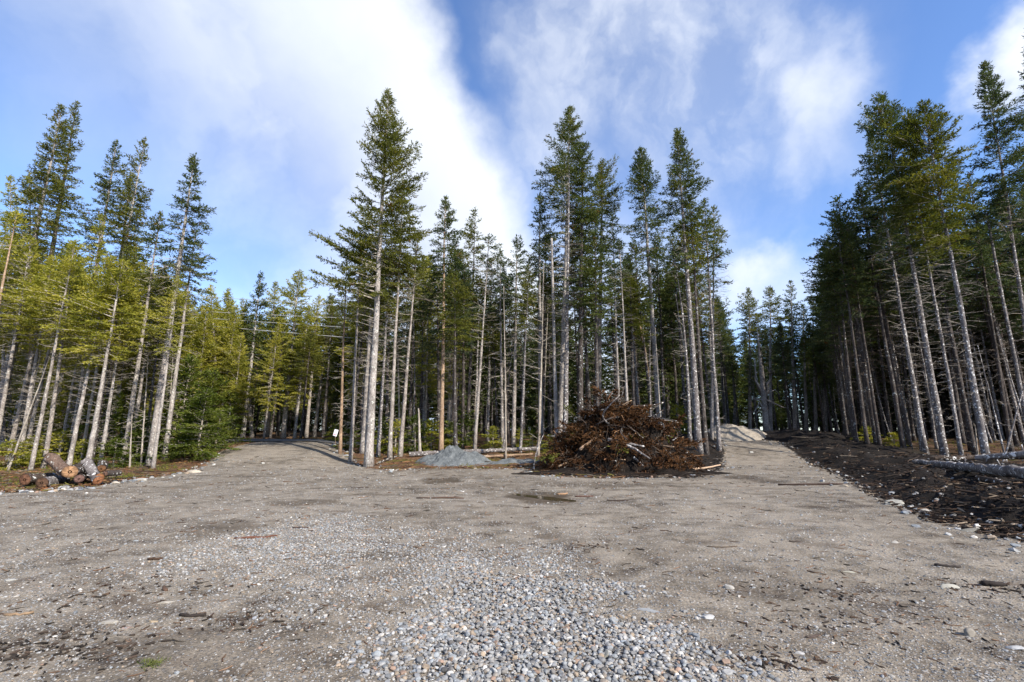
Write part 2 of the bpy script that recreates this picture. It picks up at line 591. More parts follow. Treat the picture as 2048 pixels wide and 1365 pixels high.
    princ(g, out, cc, g.math('SUBTRACT', 0.93, g.math('MULTIPLY', wet, 0.35)), h, 0.75, 0.02, 0.25)
    return m


M = {}
M['ground'] = mat_ground()
M['bark'] = mat_bark('grey_bark', (0.075, 0.066, 0.062), (0.27, 0.25, 0.24), (0.46, 0.44, 0.42), 0.6)
M['bark_dark_shade'] = mat_bark('dark_shaded_bark', (0.018, 0.015, 0.015), (0.062, 0.054, 0.052), (0.13, 0.115, 0.11), 0.5, (0.42, 0.45, 0.46))  # dark bark, lowered further to put the inner wood's shade into its colour
M['bark_lichen'] = mat_bark('lichen_bark', (0.040, 0.036, 0.038), (0.16, 0.15, 0.155), (0.30, 0.29, 0.29), 1.15, (0.60, 0.62, 0.64))
M['bark_tan'] = mat_bark('tan_bark', (0.10, 0.07, 0.05), (0.28, 0.20, 0.14), (0.45, 0.34, 0.24), 0.3)
M['bark_log'] = mat_bark('log_bark', (0.010, 0.008, 0.007), (0.04, 0.030, 0.025), (0.11, 0.085, 0.07), 0.9, (0.55, 0.57, 0.58))
M['bark_brown'] = mat_bark('brown_bark', (0.03, 0.02, 0.016), (0.11, 0.075, 0.058), (0.21, 0.15, 0.12), 0.4)
M['twig'] = mat_bark('twig_bark', (0.15, 0.135, 0.12), (0.30, 0.275, 0.245), (0.45, 0.42, 0.38), 0.4)
M['limb'] = mat_bark('limb_bark', (0.03, 0.024, 0.02), (0.085, 0.07, 0.058), (0.17, 0.14, 0.12), 0.3)
M['spruce'] = mat_needles('spruce_needles', (0.032, 0.052, 0.022), (0.072, 0.096, 0.034), (0.150, 0.160, 0.055), 0.30, 0.35)
M['sunny'] = mat_needles('sunlit_yellow_needles', (0.08, 0.105, 0.022), (0.26, 0.26, 0.045), (0.52, 0.46, 0.10), 0.45, 0.1)  # warm sunlight on the left foliage is put into this needle colour
M['fir'] = mat_needles('fir_needles', (0.030, 0.052, 0.012), (0.085, 0.115, 0.022), (0.20, 0.21, 0.045), 0.38)
M['olive'] = mat_needles('olive_needles', (0.048, 0.058, 0.016), (0.105, 0.118, 0.028), (0.21, 0.20, 0.048), 0.35, 0.3)
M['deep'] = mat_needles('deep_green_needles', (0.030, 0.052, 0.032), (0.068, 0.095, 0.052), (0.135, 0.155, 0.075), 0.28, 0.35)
M['rust'] = mat_needles('rust_needles', (0.012, 0.006, 0.004), (0.052, 0.026, 0.013), (0.17, 0.088, 0.040), 0.10)
M['stone'] = mat_tint('stone', 0.85, 0.25, 30, 0.30, 0.3, 0.005)
M['rock'] = mat_tint('rock', 0.9, 0.25, 9, 0.30, 0.6, 0.02)
M['wood'] = mat_tint('split_wood', 0.85, 0.2, 20, 0.4, 0.4, 0.01)

# ------------------------------------------------------------------ tree building
def spray_quads(rng, P, D, ln, wd):
    """kite shaped needle sprays at P along D"""
    N = len(P)
    rv = norm(rng.normal(size=(N, 3)) * np.array([0.8, 0.8, 0.8]) + np.array([0, 0, 0.9]))
    S = norm(np.cross(D, rv))
    mid = P + D * (ln * 0.42)[:, None]
    up = np.cross(S, D)
    V = np.empty((N, 4, 3))
    V[:, 0] = P
    V[:, 1] = mid + S * (wd * 0.5)[:, None] - up * (wd * 0.12)[:, None]
    V[:, 2] = P + D * ln[:, None]
    V[:, 3] = mid - S * (wd * 0.5)[:, None] - up * (wd * 0.12)[:, None]
    F = np.arange(N * 4).reshape(N, 4)
    return V.reshape(-1, 3), F


def branches_to_sprays(rng, base, az, el, L, curve, lod=1.0, spread=0.55, axis=True):
    """base (N,3); returns limb paths (N,5,3) and spray P, D, len, wid"""
    N = len(base)
    s = np.linspace(0, 1, 6)
    hd = np.stack([np.cos(az), np.sin(az), np.zeros(N)], -1)
    wob = rng.normal(0, 0.05, (N, 1)) * L[:, None]
    sd = np.stack([-np.sin(az), np.cos(az), np.zeros(N)], -1)

    def at(i, t):
        h = L[i] * t * np.cos(el[i])
        v = L[i] * (t * np.sin(el[i]) + curve[i] * t * t)
        return base[i] + hd[i] * h[..., None] + np.array([0, 0, 1.0]) * v[..., None] + sd[i] * (wob[i, 0] * np.sin(PI * t))[..., None]
    P = np.stack([at(np.arange(N), np.full(N, t)) for t in s], 1)
    # secondary twigs
    step = 0.105 * lod
    n2 = np.maximum(2, (L / step).astype(int)) * 2
    bi = np.repeat(np.arange(N), n2)
    t2 = rng.uniform(0.10, 1.0, len(bi)) ** 0.85
    p2 = at(bi, t2)
    tdir = norm(at(bi, np.minimum(t2 + 0.04, 1.04)) - p2)
    side = np.where(rng.rand(len(bi)) < 0.5, -1.0, 1.0)
    ang = rng.uniform(0.55, 1.15, len(bi))
    d2 = norm(tdir * np.cos(ang)[:, None] + sd[bi] * (side * np.sin(ang))[:, None] + rng.normal(0, 0.16, (len(bi), 3)))
    l2 = np.minimum(spread * L[bi] * (1.08 - t2) + 0.07, 0.65) * rng.uniform(0.5, 1.15, len(bi))
    n3 = np.maximum(1, np.ceil(l2 / (0.105 * lod)).astype(int))
    ti = np.repeat(np.arange(len(bi)), n3)
    t3 = rng.rand(len(ti))
    p3 = p2[ti] + d2[ti] * (l2[ti] * t3)[:, None] + np.array([0, 0, -0.10]) * (l2[ti] * t3 * t3)[:, None]
    d3 = norm(d2[ti] + rng.normal(0, 0.42, (len(ti), 3)) + np.array([0, 0, 0.05]))
    if axis:
        na = np.maximum(2, (L / (0.08 * lod)).astype(int))
        ai = np.repeat(np.arange(N), na)
        ta = rng.uniform(0.12, 1.0, len(ai))
        pa = at(ai, ta)
        da = norm(norm(at(ai, ta + 0.03) - pa) + rng.normal(0, 0.45, (len(ai), 3)))
        p3, d3 = np.concatenate([p3, pa]), np.concatenate([d3, da])
    ln = rng.uniform(0.11, 0.20, len(p3)) * (0.75 + 0.25 * lod)
    wd = rng.uniform(0.040, 0.070, len(p3)) * lod
    return P, p3, d3, ln, wd


def tree_meshes(rng, H, zc, Rc, r0, lod=1.0, dens=1.0, kind='spruce', longs=(), gap=0.12, dead=1.0, bow=0.0, peak=0.62, sideb=None):
    """returns (trunk, crown, branches) geometry; zc = height of the crown's foot"""
    hs = np.linspace(0, 1, 22)
    zz = hs * H
    zz[0] = -0.25
    wobx = bow * np.sin(PI * hs) + 0.0016 * H * np.cumsum(rng.normal(0, 0.6, 22)) / 2
    woby = 0.0016 * H * np.cumsum(rng.normal(0, 0.6, 22)) / 2
    wobx -= wobx[0]
    woby -= woby[0]
    wobx -= hs * wobx[-1] * 0.9
    path = np.stack([wobx, woby, zz], -1)[None]
    tipr = 0.006 if kind != 'snag' else r0 * 0.45
    rad = (tipr + (r0 - tipr) * (1 - hs) ** 0.85 + r0 * 0.35 * np.exp(-hs * H / 0.35))[None]
    tr = Geo()
    V, F = tubes(path, rad, 9 if lod <= 1.3 else 6, cap=True)
    V = V + rng.normal(0, 0.006, V.shape)
    tr.add(V, F)
    ax = lambda z: np.stack([np.interp(z, zz, wobx), np.interp(z, zz, woby), z], -1)
    cr = Geo()
    br = Geo()
    if kind in ('spruce', 'sapling'):
        ch = H - zc
        # whorls
        sp = (0.30 if kind == 'spruce' else 0.17) / dens * lod ** 0.5
        zw = np.arange(zc, H - 0.12, sp)
        nb = 5
        z = np.repeat(zw, nb) + rng.normal(0, 0.06, len(zw) * nb)
        az = np.repeat(rng.rand(len(zw)) * 6.28, nb) + np.tile(np.arange(nb) * 2 * PI / nb, len(zw)) + rng.normal(0, 0.35, len(z))
        zi = rng.uniform(zc, H - 0.3, int(len(z) * 0.5))
        z = np.concatenate([z, zi])
        az = np.concatenate([az, rng.rand(len(zi)) * 6.28])
        t = np.clip((H - z) / ch, 0.0, 1)
        prof = np.where(t < peak, (t / peak) ** 0.72, 1 - 0.45 * ((t - peak) / (1 - peak)) ** 1.5)
        lobe = 1 + 0.28 * np.sin(az * 1.0 + rng.rand() * 6 + z * 0.45) + 0.20 * np.sin(az * 2 - z * 0.9 + rng.rand() * 6)
        L = Rc * prof * lobe * (0.34 + 0.92 * rng.rand(len(z))) + 0.10
        rag = vnoise(z * 0.9 + rng.rand() * 90, az * 0.8)
        keep = (rag > gap + 0.10) & (rng.rand(len(z)) > 0.10 + 0.44 * t ** 1.3)
        z, az, t, L = z[keep], az[keep], t[keep], L[keep]
        el = R(58) * (1 - t) ** 1.3 - R(13) * t + rng.normal(0, R(10), len(z))
        curve = np.where(t < 0.3, 0.05, -0.12 - 0.1 * t) + rng.normal(0, 0.06, len(z))
        curve = curve + 0.20 * (L > 1.1)
        base = ax(z)
        if len(longs):
            lz = np.array([q[0] for q in longs])
            base = np.concatenate([base, ax(lz)])
            az = np.concatenate([az, [q[1] for q in longs]])
            L = np.concatenate([L, [q[2] for q in longs]])
            el = np.concatenate([el, [q[3] for q in longs]])
            curve = np.concatenate([curve, [q[4] for q in longs]])
        P, p3, d3, ln, wd = branches_to_sprays(rng, base, az, el, L, curve, lod)
        if kind == 'sapling':
            wd *= 1.15
        Vs, Fs = spray_quads(rng, p3, d3, ln, wd)
        cr.add(Vs, Fs)
        # leader
        nl = int(18 / lod)
        pl = ax(rng.uniform(H - 0.55, H + 0.02, nl))
        dl = norm(rng.normal(0, 0.5, (nl, 3)) + np.array([0, 0, 1.1]))
        Vs, Fs = spray_quads(rng, pl, dl, rng.uniform(0.12, 0.22, nl), rng.uniform(0.04, 0.07, nl) * lod)
        cr.add(Vs, Fs)
        rr = np.linspace(1, 0.25, 6)[None] * (0.006 + 0.009 * L[:, None])
        Vb, Fb = tubes(P, rr, 3)
        br.add(Vb, Fb, (0.16, 0.14, 0.12))
    if dead > 0:
        # bare dead limbs below (and in the lower part of) the crown
        top = (zc + 0.18 * (H - zc)) if kind == 'spruce' else H * 0.97
        nd = int(top * 9.0 * dead / lod ** 0.7)
        if nd > 0:
            z = rng.uniform(0.08 * H, top, nd)
            az = rng.rand(nd) * 6.28
            L = rng.uniform(0.25, 1.0, nd) * (0.35 + 1.15 * (z / top) ** 1.2) * (1.0 if kind == 'spruce' else 0.9)
            if kind in ('dead',):
                L *= np.clip(2.0 * (1 - z / H) + 0.25, 0, 1.25)
            if kind == 'snag':
                L *= 0.45
            el = rng.normal(R(2), R(16), nd)
            s = np.linspace(0, 1, 5)
            cu = rng.normal(0.0 if kind == 'spruce' else 0.12, 0.22, nd)
            hd = np.stack([np.cos(az), np.sin(az), 0 * az], -1)
            sdv = np.stack([-np.sin(az), np.cos(az), 0 * az], -1)
            bend = rng.normal(0, 0.14, nd) * L

            def at(i, tt):
                return ax(z)[i] + hd[i] * (L[i] * tt * np.cos(el[i]))[:, None] + np.array([0, 0, 1.0]) * (L[i] * (tt * np.sin(el[i]) + cu[i] * tt * tt))[:, None] + sdv[i] * (bend[i] * tt * tt)[:, None]
            P = np.stack([at(np.arange(nd), np.full(nd, q)) for q in s], 1)
            r = (0.0075 + 0.004 * L)[:, None] * np.linspace(1, 0.35, 5)[None]
            Vb, Fb = tubes(P, r * (0.8 + 0.25 * lod), 3)
            br.add(Vb, Fb)
            n2 = 4 if lod <= 1.3 else 2
            bi = np.repeat(np.arange(nd), n2)
            t2 = rng.uniform(0.25, 0.95, len(bi))
            p2 = at(bi, t2)
            d2 = norm(hd[bi] * 0.7 + sdv[bi] * rng.choice([-1, 1], len(bi))[:, None] * 0.8 + rng.normal(0, 0.3, (len(bi), 3)))
            l2 = L[bi] * rng.uniform(0.15, 0.42, len(bi))
            q = np.linspace(0, 1, 3)
            P2 = p2[:, None, :] + d2[:, None, :] * (l2[:, None] * q[None])[..., None]
            Vb, Fb = tubes(P2, np.array([1, 0.8, 0.5])[None] * 0.0055 * (0.8 + 0.3 * lod) * np.ones((len(bi), 1)), 3)
            br.add(Vb, Fb)
    return tr, cr, br


def make_tree(name, seed, H, zc, Rc, r0, needles, bark='bark', label=None, cat='tree', group=None, **kw):
    rng = np.random.RandomState(seed)
    tr, cr, br = tree_meshes(rng, H, zc, Rc, r0, **kw)
    root = empty(name, label=label, cat=cat, group=group)
    obj('trunk', tr.mesh('trunk', M[bark], True, False), root)
    if cr.n:
        obj('crown', cr.mesh('crown', M[needles], False, False), root)
    if br.n:
        obj('woody_limbs', br.mesh('branches', M['limb' if bark == 'bark_dark_shade' else 'twig'], False, False), root)  # woody branches: bare dead limbs and the limbs that carry the needles
    return root


def copy_tree(root, label, group, name=None):
    r = root.copy()
    if name:
        r.name = name
    col.objects.link(r)
    r['label'] = label
    if group:
        r['group'] = group
    for ch in root.children:
        c = ch.copy()
        col.objects.link(c)
        c.parent = r
    return r


def place(o, p, H0=None, H=None, lean=0.0, rz=0.0, wide=1.0, leany=0.0):
    o.location = (p[0], p[1], p[2])
    s = (H / H0) if H else 1.0
    o.scale = (s * wide, s * wide, s)
    o.rotation_mode = 'XYZ'
    from mathutils import Matrix
    m = Matrix.Rotation(lean, 4, 'Y') @ Matrix.Rotation(leany, 4, 'X') @ Matrix.Rotation(rz, 4, 'Z')
    o.rotation_euler = m.to_euler()


def tree_at(seed, base, top, dia, cb, cw, needles='spruce', bark='bark', name='spruce_tree', label='', kind='spruce', group=None, longs_px=(), y=None, **kw):
    """place a tree by the photograph's measurements of one real tree: foot, tip, trunk width, crown foot, crown half width"""
    p = hit(*base) if y is None else None
    if y is not None:
        a, b = ray(*base)
        p = np.array([a * y, y, float(gz0(a * y, y))])
    p[2] = float(gz(p[0], p[1]))
    yy = p[1]
    a, b = ray(*top)
    tx, tz = a * yy, CAM_H + b * yy
    H = math.hypot(tz - p[2], tx - p[0])
    lean = math.atan2(tx - p[0], tz - p[2])
    zc = CAM_H + ray(base[0], cb)[1] * yy - p[2]
    mpp = yy / FPX / math.sqrt(1 + a * a)
    Rc = max(0.5, cw * mpp)
    r0 = dia * mpp * 0.5
    lod = float(np.clip(0.75 + (yy - 22) * 0.02, 0.75, 1.6)) * kw.pop('lodk', 1.0)
    longs = []
    for (v, side, wpx, e, c) in longs_px:
        zl = CAM_H + ray(base[0], v)[1] * yy - p[2]
        longs.append((zl, (0.0 if side > 0 else PI) + random.uniform(-0.25, 0.25), wpx * mpp, R(e), c))
    o = make_tree(name, seed, H, max(0.2, zc), Rc, r0, needles, bark, label, 'tree', group, lod=lod, longs=longs, kind=kind, **kw)
    place(o, p, lean=lean)
    USED.append((p[0], p[1]))
    return o


USED = []
random.seed(3)

# ------------------------------------------------------------------ ground
def build_ground():
    rr = [0.02, 0.3, 0.8, 1.4, 2.0]
    r = 2.4
    while r < 62:
        rr.append(r)
        r *= 1.0095
    while r < 1500:
        rr.append(r)
        r *= 1.09
    rr = np.array(rr)
    front = np.radians(np.arange(-58, 58.01, 0.24))
    rest = np.radians(np.arange(62, 298, 4.0))
    an = np.concatenate([front, rest])
    A, B = np.meshgrid(rr, an, indexing='ij')
    x, y = A * np.sin(B), A * np.cos(B)
    sd = clear_sd(x, y)
    z = gz(x, y, sd)
    K, N = x.shape
    idx = np.arange(K * N).reshape(K, N)
    a, b = idx[:-1], idx[1:]
    F = np.stack([a, b, np.roll(b, -1, 1), np.roll(a, -1, 1)], -1).reshape(-1, 4)[:, ::-1]
    V = np.stack([x, y, z], -1).reshape(-1, 3)
    V = np.concatenate([V, [[0, 0, float(z[0].mean())]]])
    cap = np.stack([np.full(N, K * N), np.roll(idx[0], -1), idx[0]], -1)[:, ::-1]
    lit = np.append(ss(0.35, -0.35, sd).ravel(), 0)
    soil = np.append(np.maximum(ss(0, 4, x - 0.02 * y), 0).ravel(), 0)
    deepw = ss(-4, -12, sd)             # untouched forest floor far from the clearing is mossy again
    soil = soil * (1 - 0.75 * np.append(deepw.ravel(), 0))
    damp = np.zeros_like(x)
    for (u, v, wu, wv, k) in [(1082, 994, 75, 15, 1), (885, 962, 45, 9, 1.0), (440, 1064, 95, 17, 0.8), (600, 1006, 85, 8, 0.9), (445, 1048, 55, 8, 0.6),
                              (740, 1108, 60, 12, 0.6), (1010, 1120, 60, 10, 0.3), (1480, 955, 50, 6, 0.9), (1545, 963, 50, 6, 0.9), (1640, 968, 60, 4, 0.8),
                              (970, 975, 120, 10, 0.35), (690, 1215, 80, 14, 0.25), (1490, 1300, 90, 22, 0.3), (1530, 1335, 40, 9, 0.7), (80, 1290, 130, 50, 0.35), (1190, 970, 180, 8, 0.6)]:
        c, e1, e2 = hit(u, v), hit(u + wu, v), hit(u, v + wv)
        sx, sy = abs(e1[0] - c[0]), max(abs(c[1] - e2[1]), 0.05)
        q = np.hypot((x - c[0]) / sx, (y - c[1]) / sy) + 0.9 * (fbm(x, y, 2.3, 3))
        damp = np.maximum(damp, k * ss(1.1, 0.6, q))
    damp = np.maximum(damp, 0.62 * rut(x, y))
    damp = np.maximum(damp, 0.40 * ss(0.10, 0.26, fbm(x * 0.8 + 50, y, 0.33, 4)))
    damp = np.append(damp.ravel(), 0)
    coarse = np.append((ss(0, 1.5, CORE_SD(x, y) + 1.0)).ravel(), 0)
    me = mesh_np('ground', V, [F, cap], M['ground'], True, attrs={'litter': lit, 'soil': soil, 'damp': damp, 'coarse': coarse})
    obj('ground', me, kind='structure', label='grey gravel clearing and dark forest floor rising gently into the woods')


CORE = wpoly([(770, 1400), (800, 1330), (850, 1250), (885, 1215), (870, 1180), (960, 1140), (1090, 1150), (1195, 1180), (1215, 1225), (1320, 1270), (1360, 1300), (1440, 1330), (1500, 1400)])
BANDA = wpoly([(330, 1115), (430, 1088), (560, 1066), (640, 1040), (720, 1050), (770, 1068), (740, 1090), (680, 1105), (690, 1135), (650, 1160), (560, 1140), (430, 1130)])
BANDB = wpoly([(690, 1200), (740, 1150), (810, 1105), (880, 1072), (990, 1090), (1080, 1110), (1135, 1125), (1120, 1150), (960, 1160), (860, 1190), (800, 1230)])


def CORE_SD(x, y):
    return np.maximum(np.maximum(poly_sd(x, y, CORE), poly_sd(x, y, BANDA)), poly_sd(x, y, BANDB))


build_ground()

# dark gravel cross road behind the crest
def build_cross_road():
    xs = np.linspace(-60, -9.5, 90)
    ys = np.linspace(31.8, 36.2, 12)
    X, Y = np.meshgrid(xs, ys)
    Z = gz(X, Y) + 0.045
    n, m = X.shape
    idx = np.arange(n * m).reshape(n, m)
    F = np.stack([idx[:-1, :-1], idx[:-1, 1:], idx[1:, 1:], idx[1:, :-1]], -1).reshape(-1, 4)
    mt, g, out = new_mat('dark_gravel_road')
    P = g.add('ShaderNodeNewGeometry').outputs['Position']
    n1 = g.noise(P, 40, 4, 0.7)
    n2 = g.noise(P, 1.2, 4, 0.6)
    c = g.ramp(g.math('ADD', g.math('MULTIPLY', n1, 0.6), g.math('MULTIPLY', n2, 0.4)), [(0.3, (0.05, 0.05, 0.05)), (0.5, (0.12, 0.12, 0.12)), (0.7, (0.24, 0.235, 0.23))])
    princ(g, out, c, 0.9, n1, 0.5, 0.01)
    obj('road', mesh_np('road', np.stack([X, Y, Z], -1).reshape(-1, 3), [F], mt, True), kind='structure', label='dark grey gravel road crossing behind the crest')


build_cross_road()

# ------------------------------------------------------------------ the trees one can tell apart
T = tree_at
NOTREES = False
if not NOTREES:
    # left stand
    T(11, (-18, 905), (125, 212), 24, 520, 66, 'olive', 'bark', label='tallest spruce of the left stand, its trunk slanting out of the left edge', dens=1.15)
    T(12, (43, 890), (158, 207), 20, 560, 55, 'olive', 'bark_dark_shade', label='dark-barked spruce whose thin tip shows just right of the tallest left tree', lodk=1.1)
    T(13, (63, 900), (60, 350), 14, 560, 42, 'sunny', 'bark_tan', label='spruce with an orange-brown bark stripe behind the cut logs')
    T(14, (135, 895), (235, 281), 19, 560, 55, 'spruce', 'bark', label='grey spruce with a broad ragged crown, second peak of the left stand')
    T(15, (150, 890), (205, 430), 9, 600, 26, 'sunny', 'bark', label='thin pale spruce close beside the grey trunk behind the cut logs', y=27)
    T(16, (175, 882), (292, 277), 15, 570, 50, 'olive', 'bark', label='spruce with a narrow spire, third peak of the left stand', y=30)
    T(17, (198, 872), (262, 350), 20, 520, 45, 'olive', 'bark_dark_shade', label='thick dark trunk standing back between two pale ones in the left stand', y=34)
    T(18, (247, 926), (320, 426), 13, 570, 38, 'spruce', 'bark', label='slim spruce with a sparse crown left of the leaning-looking pale trunk')
    T(19, (300, 932), (389, 312), 19, 560, 46, 'spruce', 'bark', label='pale bare-stemmed spruce with a neat pointed crown at the right end of the left stand', dens=1.05)
    T(20, (328, 920), (392, 462), 12, 600, 42, 'spruce', 'bark', label='spruce right of the neat pointed one, low boughs reaching right over the road',
      longs_px=[(520, 1, 62, 8, -0.15), (550, 1, 66, -2, -0.2), (575, 1, 70, -8, -0.15), (540, -1, 40, 5, -0.1)])
    T(21, (282, 932), (297, 700), 4.5, 700, 10, 'sunny', 'twig', 'dead_sapling', kind='dead', label='thin dead pole with bare side twigs between two left trunks', dead=0.8)
    T(22, (259, 939), (264, 830), 4, 800, 10, 'sunny', 'twig', 'dead_sapling', kind='dead', label='short dead whip standing left of the thin dead pole', dead=0.6)
    T(23, (-70, 940), (35, 420), 15, 500, 30, 'sunny', 'bark_tan', label='leaning tan trunk crossing the left edge of the picture', lodk=1.2, dead=0.7)
    T(24, (20, 890), (20, 352), 10, 570, 40, 'sunny', 'bark', label='small-topped spruce filling the edge of the left stand', y=31)
    T(25, (5, 900), (7, 688), 13, 688, 8, 'sunny', 'bark', 'broken_tree', kind='snag', label='broken-off pale stem at the left edge', dead=0.3)
    # far side of the cross road
    farl = [((485, 880), (522, 546), 10, 740, 30, 'spruce', 'tall fir beyond the road with a dark regular spire'),
            ((503, 880), (487, 598), 9, 720, 30, 'sunny', 'rounded yellow-green fir left of the dark spire beyond the road'),
            ((533, 880), (551, 566), 12, 700, 32, 'sunny', 'bushy fir just right of the dark spire beyond the road'),
            ((566, 880), (598, 541), 11, 690, 44, 'sunny', 'ragged fir with a brownish tip beyond the road'),
            ((466, 882), (456, 580), 9, 740, 34, 'sunny', 'dense yellow-green fir beyond the left side of the road'),
            ((440, 884), (421, 572), 9, 700, 36, 'sunny', 'fir peeking over the dark bushes where the road leaves the clearing'),
            ((612, 878), (638, 592), 8, 720, 30, 'sunny', 'lower yellow-green fir behind the sign'),
            ((628, 877), (662, 590), 8, 720, 32, 'olive', 'fir behind the white sign, half hidden by long boughs')]
    for i, (b, t, dia, cb, cw, nd, lb) in enumerate(farl):
        T(40 + i, b, t, dia, cb, cw, nd, 'bark', 'fir_tree', label=lb, y=40 + (i * 37 % 5), dens=1.25, gap=0.04)
    # centre stand
    T(60, (737, 934), (776, 180), 17, 600, 88, 'olive', 'bark', label='tallest spruce at the corner of the road, long boughs reaching out to the left', dens=1.1, gap=0.24, peak=0.72,
      longs_px=[(540, -1, 165, 24, 0.10), (520, -1, 120, 30, 0.08), (470, -1, 95, 32, 0.12), (600, -1, 150, 14, 0.02), (575, -1, 120, 10, 0.0), (430, -1, 78, 42, 0.2), (380, -1, 70, 46, 0.2), (340, 1, 72, 30, 0.1), (415, 1, 60, 22, 0.0), (500, 1, 75, 8, -0.1), (560, -1, 135, 18, 0.05), (495, -1, 105, 26, 0.1), (530, -1, 140, 22, 0.08), (545, -1, 125, 26, 0.1), (450, -1, 85, 36, 0.12), (585, -1, 140, 14, 0.05), (620, -1, 90, 10, 0.0), (440, 1, 70, 20, 0.05)])
    T(61, (701, 924), (722, 480), 8, 560, 36, 'olive', 'bark', label='slim pale trunk just left of the tallest corner spruce')
    T(62, (726, 909), (752, 450), 13, 600, 40, 'olive', 'bark', label='mottled trunk right behind the tallest corner spruce', y=27)
    T(63, (680, 902), (694, 520), 7, 640, 32, 'sunny', 'bark_tan', label='thin spruce with an orange scar beside the white sign', y=27)
    T(64, (779, 921), (808, 356), 9, 560, 44, 'olive', 'bark', label='slim pale spruce whose top rises right of the tallest corner tree', longs_px=[(470, 1, 62, 12, -0.1), (430, 1, 50, 20, 0.0)])
    T(65, (800, 914), (836, 470), 9, 580, 36, 'olive', 'bark', label='second slim trunk right of the tallest corner tree')
    T(66, (840, 910), (837, 817), 6, 817, 6, 'spruce', 'twig', 'broken_tree', kind='snag', label='short white broken stem behind the blue-grey gravel pile', dead=0.2)
    T(67, (882, 906), (891, 397), 10, 600, 38, 'spruce', 'bark_tan', label='spruce with a straight spire standing behind the blue-grey gravel pile', dens=1.15, gap=0.05)
    T(68, (949, 904), (978, 470), 7.5, 520, 22, 'spruce', 'bark', label='very thin white trunk right of the blue-grey gravel pile')
    T(69, (935, 893), (951, 418), 8, 600, 38, 'olive', 'bark_dark_shade', label='dark spruce with a narrow top, second spire right of the gravel pile', y=31)
    T(70, (1005, 898), (1000, 500), 7, 640, 30, 'deep', 'bark', label='slim grey trunk, middle of the three left of the brush pile')
    T(71, (1027, 898), (1034, 476), 9, 620, 36, 'deep', 'bark', label='straight grey trunk with a dark full crown left of the brush pile')
    T(72, (1082, 895), (1079, 388), 11, 560, 30, 'deep', 'bark', label='mottled grey trunk topped by a thin spindly spire left of the brush pile', dens=0.9)
    T(73, (1113, 906), (1103, 477), 9, 500, 20, 'deep', 'bark', 'broken_tree', kind='snag', label='broken-topped trunk with an orange tip left of the white dead tree', dead=1.2)
    T(74, (1130, 909), (1138, 330), 12, 500, 20, 'deep', 'bark_lichen', 'dead_tree', kind='dead', label='white dead spruce with bare curving twigs at the left foot of the brush pile', dead=1.7)
    T(75, (1119, 880), (1140, 211), 13, 470, 58, 'spruce', 'bark', label='tall spruce with the highest pointed spire of the centre stand, behind the white dead tree', dens=1.3, gap=0.03, y=29)
    T(76, (1160, 880), (1166, 292), 14, 520, 50, 'spruce', 'bark_dark_shade', label='thick dark trunk between the white dead tree and the brush pile', y=29, dens=1.1)
    T(77, (1195, 885), (1205, 325), 14, 500, 58, 'olive', 'bark', label='straight grey trunk rising from behind the left slope of the brush pile', dens=1.15)
    T(78, (1240, 880), (1224, 430), 7, 560, 24, 'spruce', 'bark', label='thin trunk over the peak of the brush pile', y=28)
    T(79, (1258, 880), (1238, 480), 7, 560, 24, 'deep', 'bark', label='second thin trunk over the peak of the brush pile', y=27)
    T(80, (1306, 885), (1242, 515), 8, 600, 14, 'deep', 'bark_tan', 'dead_tree', kind='dead', label='crooked tan dead tree leaning left above the brush pile', dead=0.5, bow=0.6)
    T(81, (1322, 888), (1282, 297), 13, 520, 50, 'spruce', 'bark', label='spruce with a dark conical top rising behind the right half of the brush pile', dens=1.25, gap=0.03)
    T(82, (1381, 900), (1343, 480), 8, 520, 12, 'spruce', 'bark_lichen', 'dead_tree', kind='dead', label='thin crooked white dead stem right of the brush pile', dead=0.7, bow=0.25)
    T(83, (1399, 918), (1354, 258), 15, 530, 52, 'spruce', 'bark_lichen', label='lichen-speckled spruce, tallest at the right end of the brush pile', dens=1.2, gap=0.04)
    T(84, (1412, 908), (1378, 400), 11, 560, 40, 'olive', 'bark_dark_shade', label='darker trunk right behind the lichen-speckled one', y=25.5)
    T(85, (1438, 902), (1409, 400), 9, 560, 32, 'spruce', 'bark_lichen', label='slender spruce at the right corner of the centre stand', longs_px=[(530, 1, 42, 5, -0.1), (565, 1, 48, -5, 0.05), (490, 1, 40, 15, 0)])
    T(86, (1425, 895), (1428, 412), 7, 530, 34, 'olive', 'bark', label='spruce leaning out over the gap at the right edge of the centre stand', longs_px=[(500, 1, 40, 5, -0.1), (470, 1, 36, 10, -0.1)], y=30)
    # back of the right hand trail
    farr = [((1500, 868), (1499, 580), 8, 690, 34, 'olive'), ((1541, 868), (1541, 575), 9, 680, 34, 'olive'), ((1590, 868), (1581, 562), 9, 680, 26, 'spruce'),
            ((1612, 868), (1606, 610), 8, 690, 26, 'spruce'), ((1632, 868), (1624, 592), 8, 680, 24, 'spruce'), ((1652, 868), (1643, 578), 9, 680, 30, 'deep'),
            ((1690, 868), (1675, 590), 8, 680, 28, 'olive'), ((1452, 868), (1434, 600), 8, 680, 34, 'spruce')]
    lbr = ['yellowish spruce top, first right of the gap behind the pale sand heap', 'layered spruce top above the gnarled old trunk', 'sharpest little spire in the far row behind the trail',
           'low spruce just right of the sharpest far spire', 'narrow spruce in the far row, second right of the sharpest spire', 'dense dark spruce with a dome top in the far row', 'last olive spruce of the far row before the tall right stand',
           'spruce behind the pale sand heap at the edge of the centre stand']
    for i, ((b, t, dia, cb, cw, nd), lb) in enumerate(zip(farr, lbr)):
        T(90 + i, b, t, dia, cb, cw, nd, 'bark', label=lb, y=46 + (i * 31 % 6), dens=1.2, gap=0.04)
